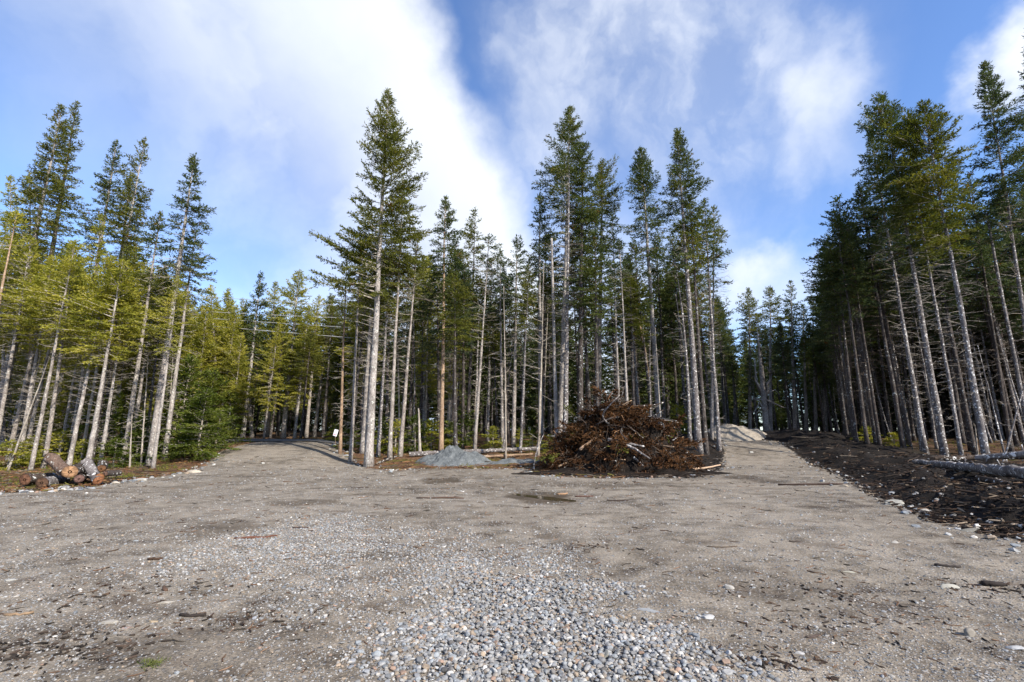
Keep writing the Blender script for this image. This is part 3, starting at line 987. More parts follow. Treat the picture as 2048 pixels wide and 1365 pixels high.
    gn = T(100, (1534, 872), (1514, 655), 15, 650, 20, 'spruce', 'bark', 'dead_tree', kind='dead', label='gnarled old dead trunk with twisted bare limbs right of the pale sand heap', dead=0.5, y=42)
    inv = gn.matrix_basis.inverted()
    for pts, r in (([(1536, 842), (1524, 815), (1515, 795), (1508, 812)], .10), ([(1522, 790), (1517, 770), (1511, 762), (1508, 752)], .12), ([(1522, 792), (1514, 768), (1511, 745), (1509, 718)], .13),
                   ([(1530, 795), (1537, 780), (1534, 768), (1541, 760), (1540, 748), (1534, 735)], .14), ([(1532, 800), (1550, 808), (1565, 815), (1573, 816)], .09), ([(1530, 790), (1550, 780), (1560, 790)], .06),
                   ([(1530, 800), (1512, 799), (1497, 796)], .07), ([(1530, 812), (1519, 806), (1510, 822), (1503, 826)], .08), ([(1531, 822), (1520, 818), (1512, 828), (1513, 832)], .07), ([(1541, 748), (1548, 742), (1550, 752)], .05)):
        W = []
        for i_, (pu, pv) in enumerate(pts):
            aa, bb = ray(pu, pv)
            yy_ = 42 + 0.25 * math.sin(i_ * 2.1 + pu)
            W.append(tuple(inv @ Vector((aa * yy_, yy_, CAM_H + bb * yy_))))
        Vg, Fg = tubes(np.array([W]), np.array([np.linspace(r, r * 0.35, len(W))]), 6, cap=True)
        obj('gnarled_limb', mesh_np('gnarled_limb', Vg, Fg, M['bark'], True), gn)
    # right stand
    T(110, (1747, 895), (1678, 430), 11, 590, 38, 'deep', 'bark_dark_shade', label='outermost spruce of the right stand, layered boughs against the sky', dens=0.9)
    T(111, (1809, 909), (1717, 368), 12, 560, 44, 'deep', 'bark_dark_shade', label='dark-stemmed spruce, second step of the right stand skyline')
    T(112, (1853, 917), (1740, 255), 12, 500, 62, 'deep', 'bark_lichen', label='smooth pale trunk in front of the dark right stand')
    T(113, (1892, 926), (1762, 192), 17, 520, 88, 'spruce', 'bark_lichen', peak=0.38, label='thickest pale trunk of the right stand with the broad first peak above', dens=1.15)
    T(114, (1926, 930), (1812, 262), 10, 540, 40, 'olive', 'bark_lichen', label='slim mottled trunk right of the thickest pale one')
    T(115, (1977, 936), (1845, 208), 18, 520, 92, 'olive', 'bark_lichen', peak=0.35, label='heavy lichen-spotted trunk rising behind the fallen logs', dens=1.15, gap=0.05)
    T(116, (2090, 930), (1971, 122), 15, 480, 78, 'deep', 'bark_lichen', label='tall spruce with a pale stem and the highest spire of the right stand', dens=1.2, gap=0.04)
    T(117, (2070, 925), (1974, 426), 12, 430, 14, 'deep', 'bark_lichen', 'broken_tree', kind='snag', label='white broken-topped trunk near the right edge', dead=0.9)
    T(118, (2190, 930), (2052, 60), 16, 520, 60, 'deep', 'bark_dark_shade', label='tall spruce cut off by the right edge of the picture', dens=1.1)
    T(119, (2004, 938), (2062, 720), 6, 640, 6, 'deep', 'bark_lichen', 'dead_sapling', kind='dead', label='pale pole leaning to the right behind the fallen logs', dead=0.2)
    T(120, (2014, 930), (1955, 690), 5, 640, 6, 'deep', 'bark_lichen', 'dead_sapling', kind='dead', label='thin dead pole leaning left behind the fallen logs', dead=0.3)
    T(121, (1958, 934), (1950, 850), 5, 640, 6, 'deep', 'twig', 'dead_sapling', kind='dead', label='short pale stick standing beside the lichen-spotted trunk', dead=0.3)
    T(122, (1700, 880), (1700, 480), 9, 600, 34, 'deep', 'bark_dark_shade', label='shadowed spruce behind the outermost one of the right stand', y=36)

# ------------------------------------------------------------------ the rest of the stand
def region_sky(u):
    """upper limit (photo rows) of the filling trees so the skyline keeps its gaps"""
    pts = [(-400, 430), (0, 455), (60, 470), (190, 470), (300, 520), (345, 590), (440, 596), (520, 606), (640, 604), (668, 560), (700, 500), (760, 480), (860, 480), (915, 470), (1000, 505), (1040, 500),
           (1090, 430), (1215, 430), (1240, 500), (1300, 420), (1400, 440), (1445, 560), (1475, 620), (1560, 610), (1680, 600), (1700, 470), (1760, 360), (1850, 300), (1950, 300), (2048, 210), (2500, 200)]
    return float(np.interp(u, [p[0] for p in pts], [p[1] for p in pts]))


PROTO = {}


def build_fill():
    rng = np.random.RandomState(77)
    defs = {'sunny_low': ('sunny', 'bark', 15, 1.6, 2.0, 1.15), 'sunny_road': ('sunny', 'bark', 15, 3.6, 1.9, 1.2), 'sunny_mid': ('sunny', 'bark', 15, 7.5, 1.7, 1.1), 'sunny_tall': ('sunny', 'bark', 17, 10, 1.6, 1.0),
            'olive_mid': ('olive', 'bark_dark_shade', 16, 9.0, 1.5, 1.0), 'olive_tall': ('olive', 'bark_lichen', 18, 11.5, 1.5, 1.0), 'spruce_mid': ('spruce', 'bark_dark_shade', 16, 8.5, 1.5, 1.1),  # dark bark on inner stems stands in for the shade between trunks
            'spruce_tall': ('spruce', 'bark_dark_shade', 18, 11, 1.5, 1.0), 'deep_mid': ('deep', 'bark_dark_shade', 16, 8.0, 1.6, 1.1), 'deep_tall': ('deep', 'bark_lichen', 18, 11.5, 1.6, 1.0), 'deep_dark': ('deep', 'bark_dark_shade', 18, 10, 1.7, 1.1)}
    for i, (k, (nd, bk, H, zc, Rc, dn)) in enumerate(defs.items()):
        PROTO[k] = [H, make_tree('spruce_tree', 300 + i, H, zc, Rc, 0.13, nd, bk, 'proto', 'tree', None, lod=1.15, dens=dn, gap=0.06), False]
    PROTO['pole'] = [9.0, make_tree('dead_sapling', 330, 9.0, 8.5, 0.6, 0.05, 'deep', 'twig', 'proto', 'tree', None, lod=1.0, kind='dead', dead=0.5), False]
    PROTO['pole2'] = [11.0, make_tree('dead_sapling', 331, 11.0, 8.5, 0.6, 0.065, 'deep', 'bark_lichen', 'proto', 'tree', None, lod=1.0, kind='dead', dead=0.5, bow=0.15), False]
    zones = [
        # name, n, u range, y range, kinds, label, min distance inside the wood
        ('left', 44, (-60, 345), (21, 38), ['sunny_mid', 'sunny_tall', 'sunny_tall', 'olive_mid', 'pole'], 'slim spruce among the crowded sunlit stems of the left stand', 1.0),
        ('road', 44, (330, 668), (37.5, 54), ['sunny_road', 'sunny_mid', 'sunny_road', 'sunny_low', 'olive_mid'], 'yellow-green spruce in the wood beyond the cross road', 1.2),
        ('mid', 74, (672, 1440), (25.5, 46), ['olive_mid', 'spruce_mid', 'spruce_tall', 'deep_mid', 'olive_tall', 'pole', 'pole2'], 'thin spruce in the dark centre stand behind the gravel and brush piles', 1.0),
        ('back', 26, (1446, 1690), (44, 58), ['spruce_mid', 'deep_mid', 'deep_tall', 'pole2'], 'thin dark spruce in the far wood behind the pale sand heap', 1.2),
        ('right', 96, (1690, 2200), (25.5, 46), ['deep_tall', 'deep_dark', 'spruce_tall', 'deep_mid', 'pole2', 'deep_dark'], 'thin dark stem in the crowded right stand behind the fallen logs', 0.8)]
    pts = list(USED)
    for zn, n, (u0, u1), (y0, y1), kinds, lab, mind in zones:
        done = tries = 0
        while done < n and tries < 6000:
            tries += 1
            u = rng.uniform(u0, u1)
            y = y0 + (y1 - y0) * rng.rand() ** 1.15
            a, _ = ray(u, 868)
            x = a * y
            # keep a small window of sky open low behind the brush pile
            if 1196 < u < 1232 and y > 30:
                continue
            if clear_sd(np.array([x]), np.array([y]))[0] > -0.7:
                continue
            if any((x - q[0]) ** 2 + (y - q[1]) ** 2 < mind for q in pts):
                continue
            if math.hypot(x - 5.4, y - 20.8) < 5.0:
                continue
            pts.append((x, y))
            k = kinds[rng.randint(len(kinds))]
            if zn == 'left' and y > 28.5 and 'pole' not in k:
                k = ['sunny_low', 'sunny_low', 'sunny_road'][rng.randint(3)]
            if zn == 'mid' and u < 900 and y > 34 and 'pole' not in k:
                k = ['sunny_road', 'olive_mid', 'spruce_mid'][rng.randint(3)]
            H0, root, used = PROTO[k]
            z = float(gz(x, y))
            vt = region_sky(u) + abs(rng.normal(0, 40)) + 4
            Hmax = CAM_H + ray(u, vt)[1] * y - z
            if 'pole' in k:
                H = min(rng.uniform(4, 12), Hmax)
                lab2, cat = lab.replace('thin spruce', 'thin bare dead pole').replace('slim spruce', 'thin bare dead pole').replace('thin dark spruce', 'thin bare dead pole').replace('thin dark stem', 'thin bare dead pole'), 'tree'
            else:
                H = min(rng.uniform(13, 19), Hmax)
                lab2 = lab
            if H < 3.5:
                H = 3.5
            if not used:
                o = root
                o['label'] = lab2
                PROTO[k][2] = True
            else:
                o = copy_tree(root, lab2, None)
            o['group'] = {'left': 'slim spruces in the left stand', 'road': 'spruces beyond the cross road', 'mid': 'thin spruces in the centre stand', 'back': 'dark spruces behind the sand heap', 'right': 'dark stems in the right stand'}[zn] + (' (dead poles)' if 'pole' in k else '')
            place(o, (x, y, z - 0.05), H0, H, rng.normal(0, R(1.4)) if 'pole' not in k else rng.normal(0, R(4)), rng.rand() * 6.28, rng.uniform(0.85, 1.2) * (18 / max(H, 9)) ** 0.35, rng.normal(0, R(1.2)))
            done += 1
        print('zone', zn, done)
    for k, (H0, root, used) in PROTO.items():
        if not used:
            print('unused', k)
            for ch in list(root.children):
                bpy.data.objects.remove(ch)
            bpy.data.objects.remove(root)


def build_distant():
    """the woods further in, where stems and crowns merge: one mass"""
    rng = np.random.RandomState(9)
    variants = []
    for i in range(4):
        tr, cr, br = tree_meshes(np.random.RandomState(500 + i), 16, [4.0, 0.8, 2.0, 6.0][i], 2.0, 0.13, lod=2.4, dens=1.25, gap=0.03, dead=0.25)
        variants.append((np.concatenate(tr.V), [f for f in tr.F if f.shape[1] == 4], np.concatenate(cr.V), cr.F))
    VT, FT, VC, FC, nt, nc = [], [], [], [], 0, 0
    cnt = 0
    pts = []
    while cnt < 1220:
        u = rng.uniform(-500, 2550) if not 800 <= cnt < 1080 else rng.uniform(0, 2048)
        y = 44 + 50 * rng.rand() ** 1.3 if cnt < 450 else rng.uniform(66, 100)
        if u < -100 or u > 2150:
            y = rng.uniform(34, 60)
        if (330 < u < 680 or 1440 < u < 1700):
            y = max(y, rng.uniform(52, 95))
        if cnt >= 1080:
            u, y = rng.uniform(1690, 2120), rng.uniform(43, 60)
        x = ray(u, 868)[0] * y
        if 1202 < u < 1226 and y < 80:
            continue
        if clear_sd(np.array([x]), np.array([y]))[0] > -1.5:
            continue
        z = float(gz(x, y)) - 0.1
        vt = region_sky(u) + abs(rng.normal(0, 35)) + (60 if 680 < u < 1440 or u > 1700 or u < 330 else 22)
        H = min(rng.uniform(13, 18), CAM_H + ray(u, vt)[1] * y - z)
        if H < 4:
            H = 4
        s = H / 16
        w = s * rng.uniform(0.9, 1.35) * (16 / max(H, 8)) ** 0.4
        tv, tf, cv, cf = variants[rng.randint(4) if cnt < 450 else (3 if cnt >= 1080 else 1)]
        w = w * (1.5 if cnt >= 450 else 1)
        a = rng.rand() * 6.28
        Rm = np.array([[math.cos(a), -math.sin(a), 0], [math.sin(a), math.cos(a), 0], [0, 0, 1]])
        if cnt >= 1080:
            w *= 0.55
        elif cnt >= 800:
            H = rng.uniform(3.0, 6.0)
            s = H / 16
            w = s * 2.6
        for (v, f, VV, FF, which) in ((tv, tf, VT, FT, 0), (cv, cf, VC, FC, 1)):
            nv = (v * [w, w, s]) @ Rm.T + [x, y, z]
            off = nt if which == 0 else nc
            VV.append(nv)
            for q in f:
                FF.append(q + off)
            if which == 0:
                nt += len(nv)
            else:
                nc += len(nv)
        cnt += 1
    VT = np.concatenate(VT)
    VC = np.concatenate(VC)
    FTc = np.concatenate(FT)
    FCc = np.concatenate(FC)
    me = mesh_np('distant_forest', np.concatenate([VT, VC]), [np.concatenate([FTc, FCc + len(VT)])], [M['bark_dark_shade'], M['spruce']], False,
                 np.concatenate([np.zeros(len(FTc)), np.ones(len(FCc))]))
    obj('distant_forest', me, kind='stuff', label='dense dark spruce woods far behind the front stems', cat='forest')


if not NOTREES:
    build_fill()
    build_distant()

# ------------------------------------------------------------------ saplings and bushes
def build_saplings():
    pr = [('fir', 3.0, 0.15, 1.15, 401), ('sunny', 2.2, 0.1, 1.05, 402), ('fir', 5.2, 0.1, 1.7, 403)]
    protos = []
    for nd, H, zc, Rc, sd in pr:
        protos.append([H, make_tree('fir_sapling', sd, H, zc, Rc, 0.03 + 0.005 * H, nd, 'twig', 'x', 'sapling', None, lod=0.9, kind='sapling', dens=0.8, dead=0, gap=0.02, peak=0.85), False])
    spots = [  # u, v base, height px, width factor, proto, label
        (392, 918, 135, 1.5, 2, 'big dark green fir bush at the road edge by the left stand'),
        (430, 900, 70, 1.4, 2, 'dark green fir nearest the road mouth'),
        (352, 905, 190, 1.2, 2, 'tall bushy fir behind the two right trunks of the left stand'),
        (405, 893, 150, 1.3, 2, 'bushy fir behind the big dark one at the road edge'),
        (455, 884, 95, 1.3, 0, 'young fir beyond the road mouth on the left'),
        (115, 928, 62, 1.9, 1, 'bright yellow-green young fir right behind the cut logs'),
        (160, 932, 48, 1.9, 1, 'low bright fir sprawling over the right half of the cut logs'),
        (60, 930, 52, 2.0, 1, 'bright young fir behind the left cut logs'),
        (15, 940, 55, 1.9, 1, 'young fir at the left edge beside the cut logs'),
        (225, 936, 58, 1.8, 0, 'low fir between the cut logs and the thin dead whip'),
        (270, 925, 90, 1.2, 0, 'fir sapling behind the thin dead pole'),
        (205, 915, 120, 1.1, 0, 'fir sapling standing back behind the cut logs'),
        (668, 905, 34, 1.6, 1, 'round yellow-green fir under the white sign'),
        (700, 900, 40, 1.5, 0, 'low fir between the slim pale trunk and the sign'),
        (758, 905, 66, 1.2, 0, 'fir sapling right of the tallest corner spruce'),
        (790, 905, 62, 1.4, 1, 'olive young fir behind the two slim trunks'),
        (830, 905, 72, 1.3, 0, 'fir sapling behind the short white broken stem'),
        (862, 902, 60, 1.3, 1, 'yellow-green sapling left of the gravel pile spire tree'),
        (925, 900, 84, 1.0, 0, 'sapling right behind the blue-grey gravel pile'),
        (985, 900, 44, 1.5, 1, 'low yellow-green sapling between the thin trunks left of the brush pile'),
        (1040, 898, 36, 1.5, 1, 'small sapling at the foot of the straight grey trunk'),
        (1360, 885, 60, 1.2, 1, 'olive sapling behind the right slope of the brush pile'),
        (1065, 900, 40, 1.4, 0, 'small fir at the left foot of the mottled grey trunk'),
        (1100, 905, 34, 1.6, 1, 'low yellow-green fir between the mottled grey trunk and the white dead tree'),
        (905, 900, 50, 1.3, 0, 'fir sapling at the foot of the spruce behind the blue-grey pile'),
        (1740, 896, 34, 1.8, 1, 'low olive fir at the foot of the outermost tree of the right stand'),
        (1790, 900, 26, 2.0, 1, 'mossy low fir between the first stems of the right stand'),
        (300, 905, 100, 1.3, 1, 'yellow-green sapling behind the neat pale bare-stemmed spruce'),
        (95, 905, 110, 1.2, 1, 'yellow-green sapling standing tall behind the left cut logs'),
        (1440, 700, 0, 1.0, 0, ''),
    ]
    for (u, v, hp, wf, k, lb) in spots:
        if hp == 0:
            continue
        p = hit(u, v)
        if clear_sd(p[0:1], p[1:2])[0] > -0.35:
            a, _ = ray(u, v)
            y = p[1]
            while clear_sd(np.array([a * y]), np.array([y]))[0] > -0.5 and y < 45:
                y += 0.25
            p = np.array([a * y, y, 0])
        p[2] = float(gz(p[0], p[1]))
        H = hp * p[1] / FPX
        H0, root, used = protos[k]
        if not used:
            o = root
            o['label'] = lb
            protos[k][2] = True
        else:
            o = copy_tree(root, lb, None)
        o['group'] = 'fir saplings along the edge of the woods'
        place(o, p, H0, H, random.uniform(-0.05, 0.05), random.uniform(0, 6.28), wf)


if not NOTREES:
    build_saplings()

# ------------------------------------------------------------------ loose stones
def ico(sub=0):
    t = (1 + 5 ** 0.5) / 2
    V = np.array([(-1, t, 0), (1, t, 0), (-1, -t, 0), (1, -t, 0), (0, -1, t), (0, 1, t), (0, -1, -t), (0, 1, -t), (t, 0, -1), (t, 0, 1), (-t, 0, -1), (-t, 0, 1)], float)
    F = [(0, 11, 5), (0, 5, 1), (0, 1, 7), (0, 7, 10), (0, 10, 11), (1, 5, 9), (5, 11, 4), (11, 10, 2), (10, 7, 6), (7, 1, 8), (3, 9, 4), (3, 4, 2), (3, 2, 6), (3, 6, 8), (3, 8, 9), (4, 9, 5), (2, 4, 11), (6, 2, 10), (8, 6, 7), (9, 8, 1)]
    V = list(map(tuple, V / np.linalg.norm(V[0])))
    for _ in range(sub):
        mid, nf = {}, []

        def m(a, b):
            k = (min(a, b), max(a, b))
            if k not in mid:
                p = (np.array(V[a]) + np.array(V[b])) / 2
                V.append(tuple(p / np.linalg.norm(p)))
                mid[k] = len(V) - 1
            return mid[k]
        for a, b, c in F:
            ab, bc, ca = m(a, b), m(b, c), m(c, a)
            nf += [(a, ab, ca), (b, bc, ab), (c, ca, bc), (ab, bc, ca)]
        F = nf
    return np.array(V), np.array(F)


PAL = 0.80 * np.array([(0.30, 0.31, 0.32), (0.23, 0.245, 0.27), (0.17, 0.19, 0.215), (0.36, 0.37, 0.38), (0.31, 0.25, 0.19), (0.10, 0.105, 0.115), (0.42, 0.41, 0.39), (0.30, 0.21, 0.165), (0.55, 0.55, 0.54), (0.25, 0.22, 0.19), (0.27, 0.30, 0.33)])
PALW = np.array([3, 3, 2, 2.4, 1.6, 1.0, 1.2, 0.6, 0.45, 1.2, 2.4])


def stones(name, rng, xy, rad, sub, label, smooth=True, lift=0.3, bury=0.25, mat='stone', pal=PAL, palw=PALW, extra_z=None, bright=1.0):
    N = len(xy)
    base, F = ico(sub)
    n = len(base)
    # a few dozen differently knocked shapes
    nv = 40
    shapes = []
    for i in range(nv):
        q = base * (1 + rng.uniform(-0.18, 0.18, (n, 1)) * (0.6 if sub else 1.2))
        for _ in range(3):                                  # flat faces
            d = norm(rng.normal(size=3))
            h = q @ d
            lim = rng.uniform(0.42, 0.80)
            q = q - np.where(h > lim, h - lim, 0)[:, None] * d
        shapes.append(q * [1, rng.uniform(0.65, 1.0), rng.uniform(0.42, 0.75)])
    shapes = np.array(shapes)
    S = shapes[rng.randint(nv, size=N)] * rad[:, None, None]
    a, tx = rng.rand(N) * 6.28, rng.normal(0, 0.28, N)
    c, s_ = np.cos(tx), np.sin(tx)
    y, z = S[..., 1] * c[:, None] - S[..., 2] * s_[:, None], S[..., 1] * s_[:, None] + S[..., 2] * c[:, None]
    x = S[..., 0]
    ca, sa = np.cos(a)[:, None], np.sin(a)[:, None]
    X, Y = x * ca - y * sa, x * sa + y * ca
    zg = gz(xy[:, 0], xy[:, 1])
    if extra_z is not None:
        zg = zg + extra_z
    V = np.stack([X + xy[:, :1], Y + xy[:, 1:2], z + (zg + rad * bury)[:, None]], -1).reshape(-1, 3)
    FF = (F[None] + (np.arange(N) * n)[:, None, None]).reshape(-1, 3)
    pc = pal[rng.choice(len(pal), N, p=palw / palw.sum())] * rng.uniform(0.75, 1.25, (N, 1)) * bright
    if mat == 'stone':
        dust = rng.rand(N, 1) ** 1.8 * 0.5
        pc = pc * (1 - dust) + dust * np.array([0.150, 0.130, 0.105])
    C = np.repeat(pc, n, 0)
    return obj(name, mesh_np(name, V, [FF], M[mat], smooth, colr=C), kind='stuff', label=label)


def build_stones():
    rng = np.random.RandomState(21)

    def sample(P, n, soft=0.35, amp=1.5, off=0.0):
        P = np.array(P)
        lo, hi = P.min(0) - 0.8, P.max(0) + 0.8
        q = rng.uniform(lo, hi, (n * 4, 2))
        sd = poly_sd(q[:, 0], q[:, 1], P) + amp * fbm(q[:, 0] * 1.0, q[:, 1], 1.7, 4) + off
        k = rng.rand(len(q)) < ss(-soft, soft, sd)
        return q[k][:n]
    a = sample(CORE, 15000, 0.55, 1.5, -0.08)
    stones('river_gravel', rng, a, (0.006 + 0.020 * rng.rand(len(a)) ** 2.0) * (1 + 0.6 * (rng.rand(len(a)) > 0.985)), 1, 'loose grey and blue stones spilled over the sand', smooth=False, extra_z=rng.uniform(-0.008, 0.020, len(a)) * ss(0, 0.4, poly_sd(a[:, 0], a[:, 1], CORE)))
    b = np.concatenate([sample(BANDA, 8200, 0.7, 1.7, 0.1), sample(BANDB, 4600, 1.0, 2.2, -0.05)])
    stones('crushed_gravel', rng, b, 0.006 + 0.017 * rng.rand(len(b)) ** 1.5, 0, 'thin bands of crushed grey gravel on the sand', smooth=False)
    # small stones everywhere in the clearing, thinning with distance
    n = 100000
    y = 2.6 * (26 / 2.6) ** rng.rand(n)
    x = rng.uniform(-1.25, 1.25, n) * y
    q = np.stack([x, y], -1)
    dn = 0.25 + 0.9 * ss(-0.15, 0.2, fbm(x, y, 0.8, 4)) + 0.5 * ss(0, 1, CORE_SD(x, y) + 1.0)
    dn = dn + 0.35 * ss(1.5, 5, x) * ss(9, 3, y)
    k = (rng.rand(n) < dn) & (clear_sd(x, y) > -0.3) & (np.hypot((x - PUD[0]) / 0.95, (y - PUD[1]) / 0.5) > 1)
    q = q[k]
    rad = rng.uniform(0.003, 0.0085, len(q)) * (0.80 + 0.11 * q[:, 1]) * (1 + 1.2 * (rng.rand(len(q)) > 0.95))
    stones('loose_gravel', rng, q, rad, 0, 'small stones strewn over the packed sand', smooth=False, bury=0.1)
    # pale stones pushed up along the margins
    P = np.array(CLEAR)
    pts = []
    for i in range(0, 7):
        for _ in range(26):
            t = rng.rand()
            pts.append(P[i] * (1 - t) + P[i + 1] * t + rng.normal(0, 0.28, 2))
    for i in range(12, len(P) - 6):
        for _ in range(16):
            t = rng.rand()
            pts.append(P[i] * (1 - t) + P[i + 1] * t + rng.normal(0, 0.35, 2))
    pts = np.array(pts)
    stones('edge_stones', rng, pts, rng.uniform(0.03, 0.10, len(pts)) * rng.rand(len(pts)) ** 0.6 + 0.02, 0, 'stones pushed up along the margin of the clearing', smooth=False, bury=0.15, mat='rock')


build_stones()


# ------------------------------------------------------------------ single rocks
def rock(u, v, wpx, colr, label, flat=0.5, long=1.0, rz=0.0, seed=0, tilt=0.0):
    rng = np.random.RandomState(700 + seed)
    p = hit(u, v)
    p[2] = float(gz(p[0], p[1]))
    r = wpx * p[1] / FPX / 2 * 0.92
    B, F = ico(3)
    q = B.copy()
    for _ in range(9):
        d = norm(rng.normal(size=3) * [1, 1, 0.8])
        h = q @ d
        lim = rng.uniform(0.50, 0.85)
        q = q - np.where(h > lim, h - lim, 0)[:, None] * d * 0.95
    q = q * (1 + 0.05 * (rng.rand(len(q), 1) - 0.5))
    q = q * [1.15, 0.8 * long, flat] * r
    c, s = math.cos(tilt), math.sin(tilt)
    q = np.stack([q[:, 0] * c - q[:, 2] * s, q[:, 1], q[:, 0] * s + q[:, 2] * c], -1)
    o = obj('rock', mesh_np('rock', q, [F], M['rock'], False, colr=np.tile(colr, (len(q), 1))), label=label, cat='rock', group='single rocks in the clearing')
    for f in o.data.polygons:
        f.use_smooth = True
    try:
        o.data.set_sharp_from_angle(angle=R(28))
    except Exception:
        pass
    o.location = (p[0], p[1], p[2] + r * flat * 0.12)
    o.rotation_euler = (0, 0, rz)
    return o


ROCKS = [
    (1791, 1012, 38, (0.33, 0.33, 0.31), 'largest grey boulder lying at the edge of the dark soil', 0.5, 0.8, -0.2, 0),
    (1822, 1018, 13, (0.42, 0.42, 0.42), 'small white stone right of the grey boulder', 0.7, 1, 0, 0),
    (1848, 1026, 22, (0.36, 0.35, 0.33), 'pointed pale stone, second right of the grey boulder', 0.5, 1, 0.5, 0.2),
    (1875, 1017, 14, (0.45, 0.46, 0.46), 'flat white stone in the dark soil behind the pointed pale one', 0.4, 1, 0, 0),
    (1938, 1063, 36, (0.26, 0.25, 0.22), 'long grey slab tilted out of the gravel margin', 0.28, 0.7, -0.5, 0.25),
    (1300, 1228, 46, (0.34, 0.36, 0.38), 'flat pale blue slab at the rim of the pebble spill', 0.16, 0.55, -0.35, 0),
    (1415, 1239, 30, (0.40, 0.41, 0.42), 'white angular stone right of the flat blue slab', 0.4, 0.8, 0.2, 0),
    (1898, 1170, 38, (0.42, 0.41, 0.37), 'white broken stone lying out on the gravel', 0.3, 0.5, -0.1, 0),
    (1938, 1266, 26, (0.27, 0.25, 0.22), 'upright angular grey stone half sunk in the gravel', 0.9, 0.9, 0.4, 0.5),
    (1457, 1175, 20, (0.38, 0.37, 0.35), 'roundish pale stone alone above the pebble spill', 0.6, 1, 0, 0),
    (219, 1246, 34, (0.40, 0.38, 0.34), 'pale smooth stone half buried in the sand', 0.3, 0.7, 0.1, 0),
    (306, 1246, 20, (0.36, 0.29, 0.20), 'flat tan stone right of the half buried pale one', 0.3, 0.7, 0.1, 0),
    (252, 1257, 18, (0.36, 0.27, 0.24), 'pinkish flat stone below the half buried pale one', 0.25, 0.7, 0.4, 0),
    (1213, 1323, 22, (0.30, 0.30, 0.27), 'largest rounded cobble among the pebbles', 0.9, 0.9, 1.2, 0),
    (940, 1345, 30, (0.25, 0.24, 0.22), 'wide flat cobble bedded in the pebbles', 0.4, 0.8, 0.2, 0),
    (332, 1206, 28, (0.36, 0.34, 0.30), 'thin whitish sliver of stone in the brown dirt', 0.2, 0.4, 0.35, 0),
    (20, 1160, 22, (0.42, 0.42, 0.40), 'white flat stone near the left edge', 0.3, 0.7, 0.0, 0),
    (282, 962, 22, (0.42, 0.42, 0.40), 'pale grey stone at the margin right of the cut logs', 0.5, 0.8, 0.0, 0),
    (230, 968, 18, (0.45, 0.42, 0.38), 'pale stone at the right foot of the cut logs', 0.5, 0.8, 0.0, 0),
    (388, 947, 26, (0.42, 0.38, 0.32), 'tan slab at the margin under the big dark fir bush', 0.4, 0.8, 0.1, 0),
    (526, 926, 9, (0.55, 0.55, 0.53), 'small white stone alone on the ramp of the road', 0.6, 1, 0.0, 0),
    (668, 892, 12, (0.45, 0.47, 0.5), 'pale blue-grey stone on the margin below the sign', 0.6, 1, 0, 0),
    (693, 913, 12, (0.42, 0.43, 0.45), 'grey stone at the foot of the slim pale trunk', 0.5, 1, 0, 0),
    (1502, 905, 10, (0.40, 0.40, 0.38), 'pale stone in the middle of the trail below the sand heap', 0.5, 1, 0, 0),
    (1688, 974, 16, (0.33, 0.29, 0.24), 'brownish stone where the dark soil begins', 0.5, 1, 0, 0),
    (1700, 1142, 26, (0.36, 0.35, 0.30), 'thin pale sliver lying on the right gravel', 0.2, 0.3, -0.1, 0),
    (1790, 1088, 16, (0.36, 0.35, 0.33), 'small whitish stone below the grey boulder', 0.5, 0.8, 0, 0),
    (1600, 1310, 16, (0.42, 0.42, 0.42), 'whitish stone beside the dark damp patch', 0.5, 0.8, 0, 0),
    (2028, 1292, 26, (0.45, 0.46, 0.47), 'white wedge of stone at the right edge', 0.4, 0.8, -0.5, 0.2),
]
for i, (u, v, w, c, lb, fl, lg, rz, ti) in enumerate(ROCKS):
    rock(u, v, w, tuple(np.array(c) * 0.72), lb, fl, lg, rz, i, ti)


# ------------------------------------------------------------------ sticks and bark on the gravel
def stick(u, v, lenpx, r, ang, colr, label, seed, bend=0.08):
    rng = np.random.RandomState(900 + seed)
    p = hit(u, v)
    L = lenpx * p[1] / FPX
    s = np.linspace(-0.5, 0.5, 8)
    y = bend * L * (4 * s * s - 1) + rng.normal(0, 0.012 * L, 8)
    P = np.stack([s * L, y, rng.normal(0, 0.2 * r, 8)], -1)
    wx, wy = P[:, 0] * math.cos(ang) - P[:, 1] * math.sin(ang) + p[0], P[:, 0] * math.sin(ang) + P[:, 1] * math.cos(ang) + p[1]
    zg = gz(wx, wy)
    P2 = np.stack([wx - p[0], wy - p[1], zg + r * 0.8 + P[:, 2]], -1)
    V, F = tubes(P2[None], (r * (1 - 0.5 * np.abs(s) ** 1.5) * rng.uniform(0.8, 1.2, 8))[None], 7, cap=True)
    G = Geo()
    G.add(V, F, colr)
    # a forked side twig grows out of it
    b = P2[5]
    q = np.stack([b, b + np.array([0.10, 0.05, 0.015]) * L, b + np.array([0.18, 0.12, 0.01]) * L])
    V, F = tubes(q[None], np.array([[r * 0.5, r * 0.4, r * 0.2]]), 5, cap=True)
    G.add(V, F, colr)
    o = obj('stick', G.mesh('stick', M['wood'], True), label=label, cat='stick', group='sticks lying on the gravel')
    o.location = (p[0], p[1], 0)


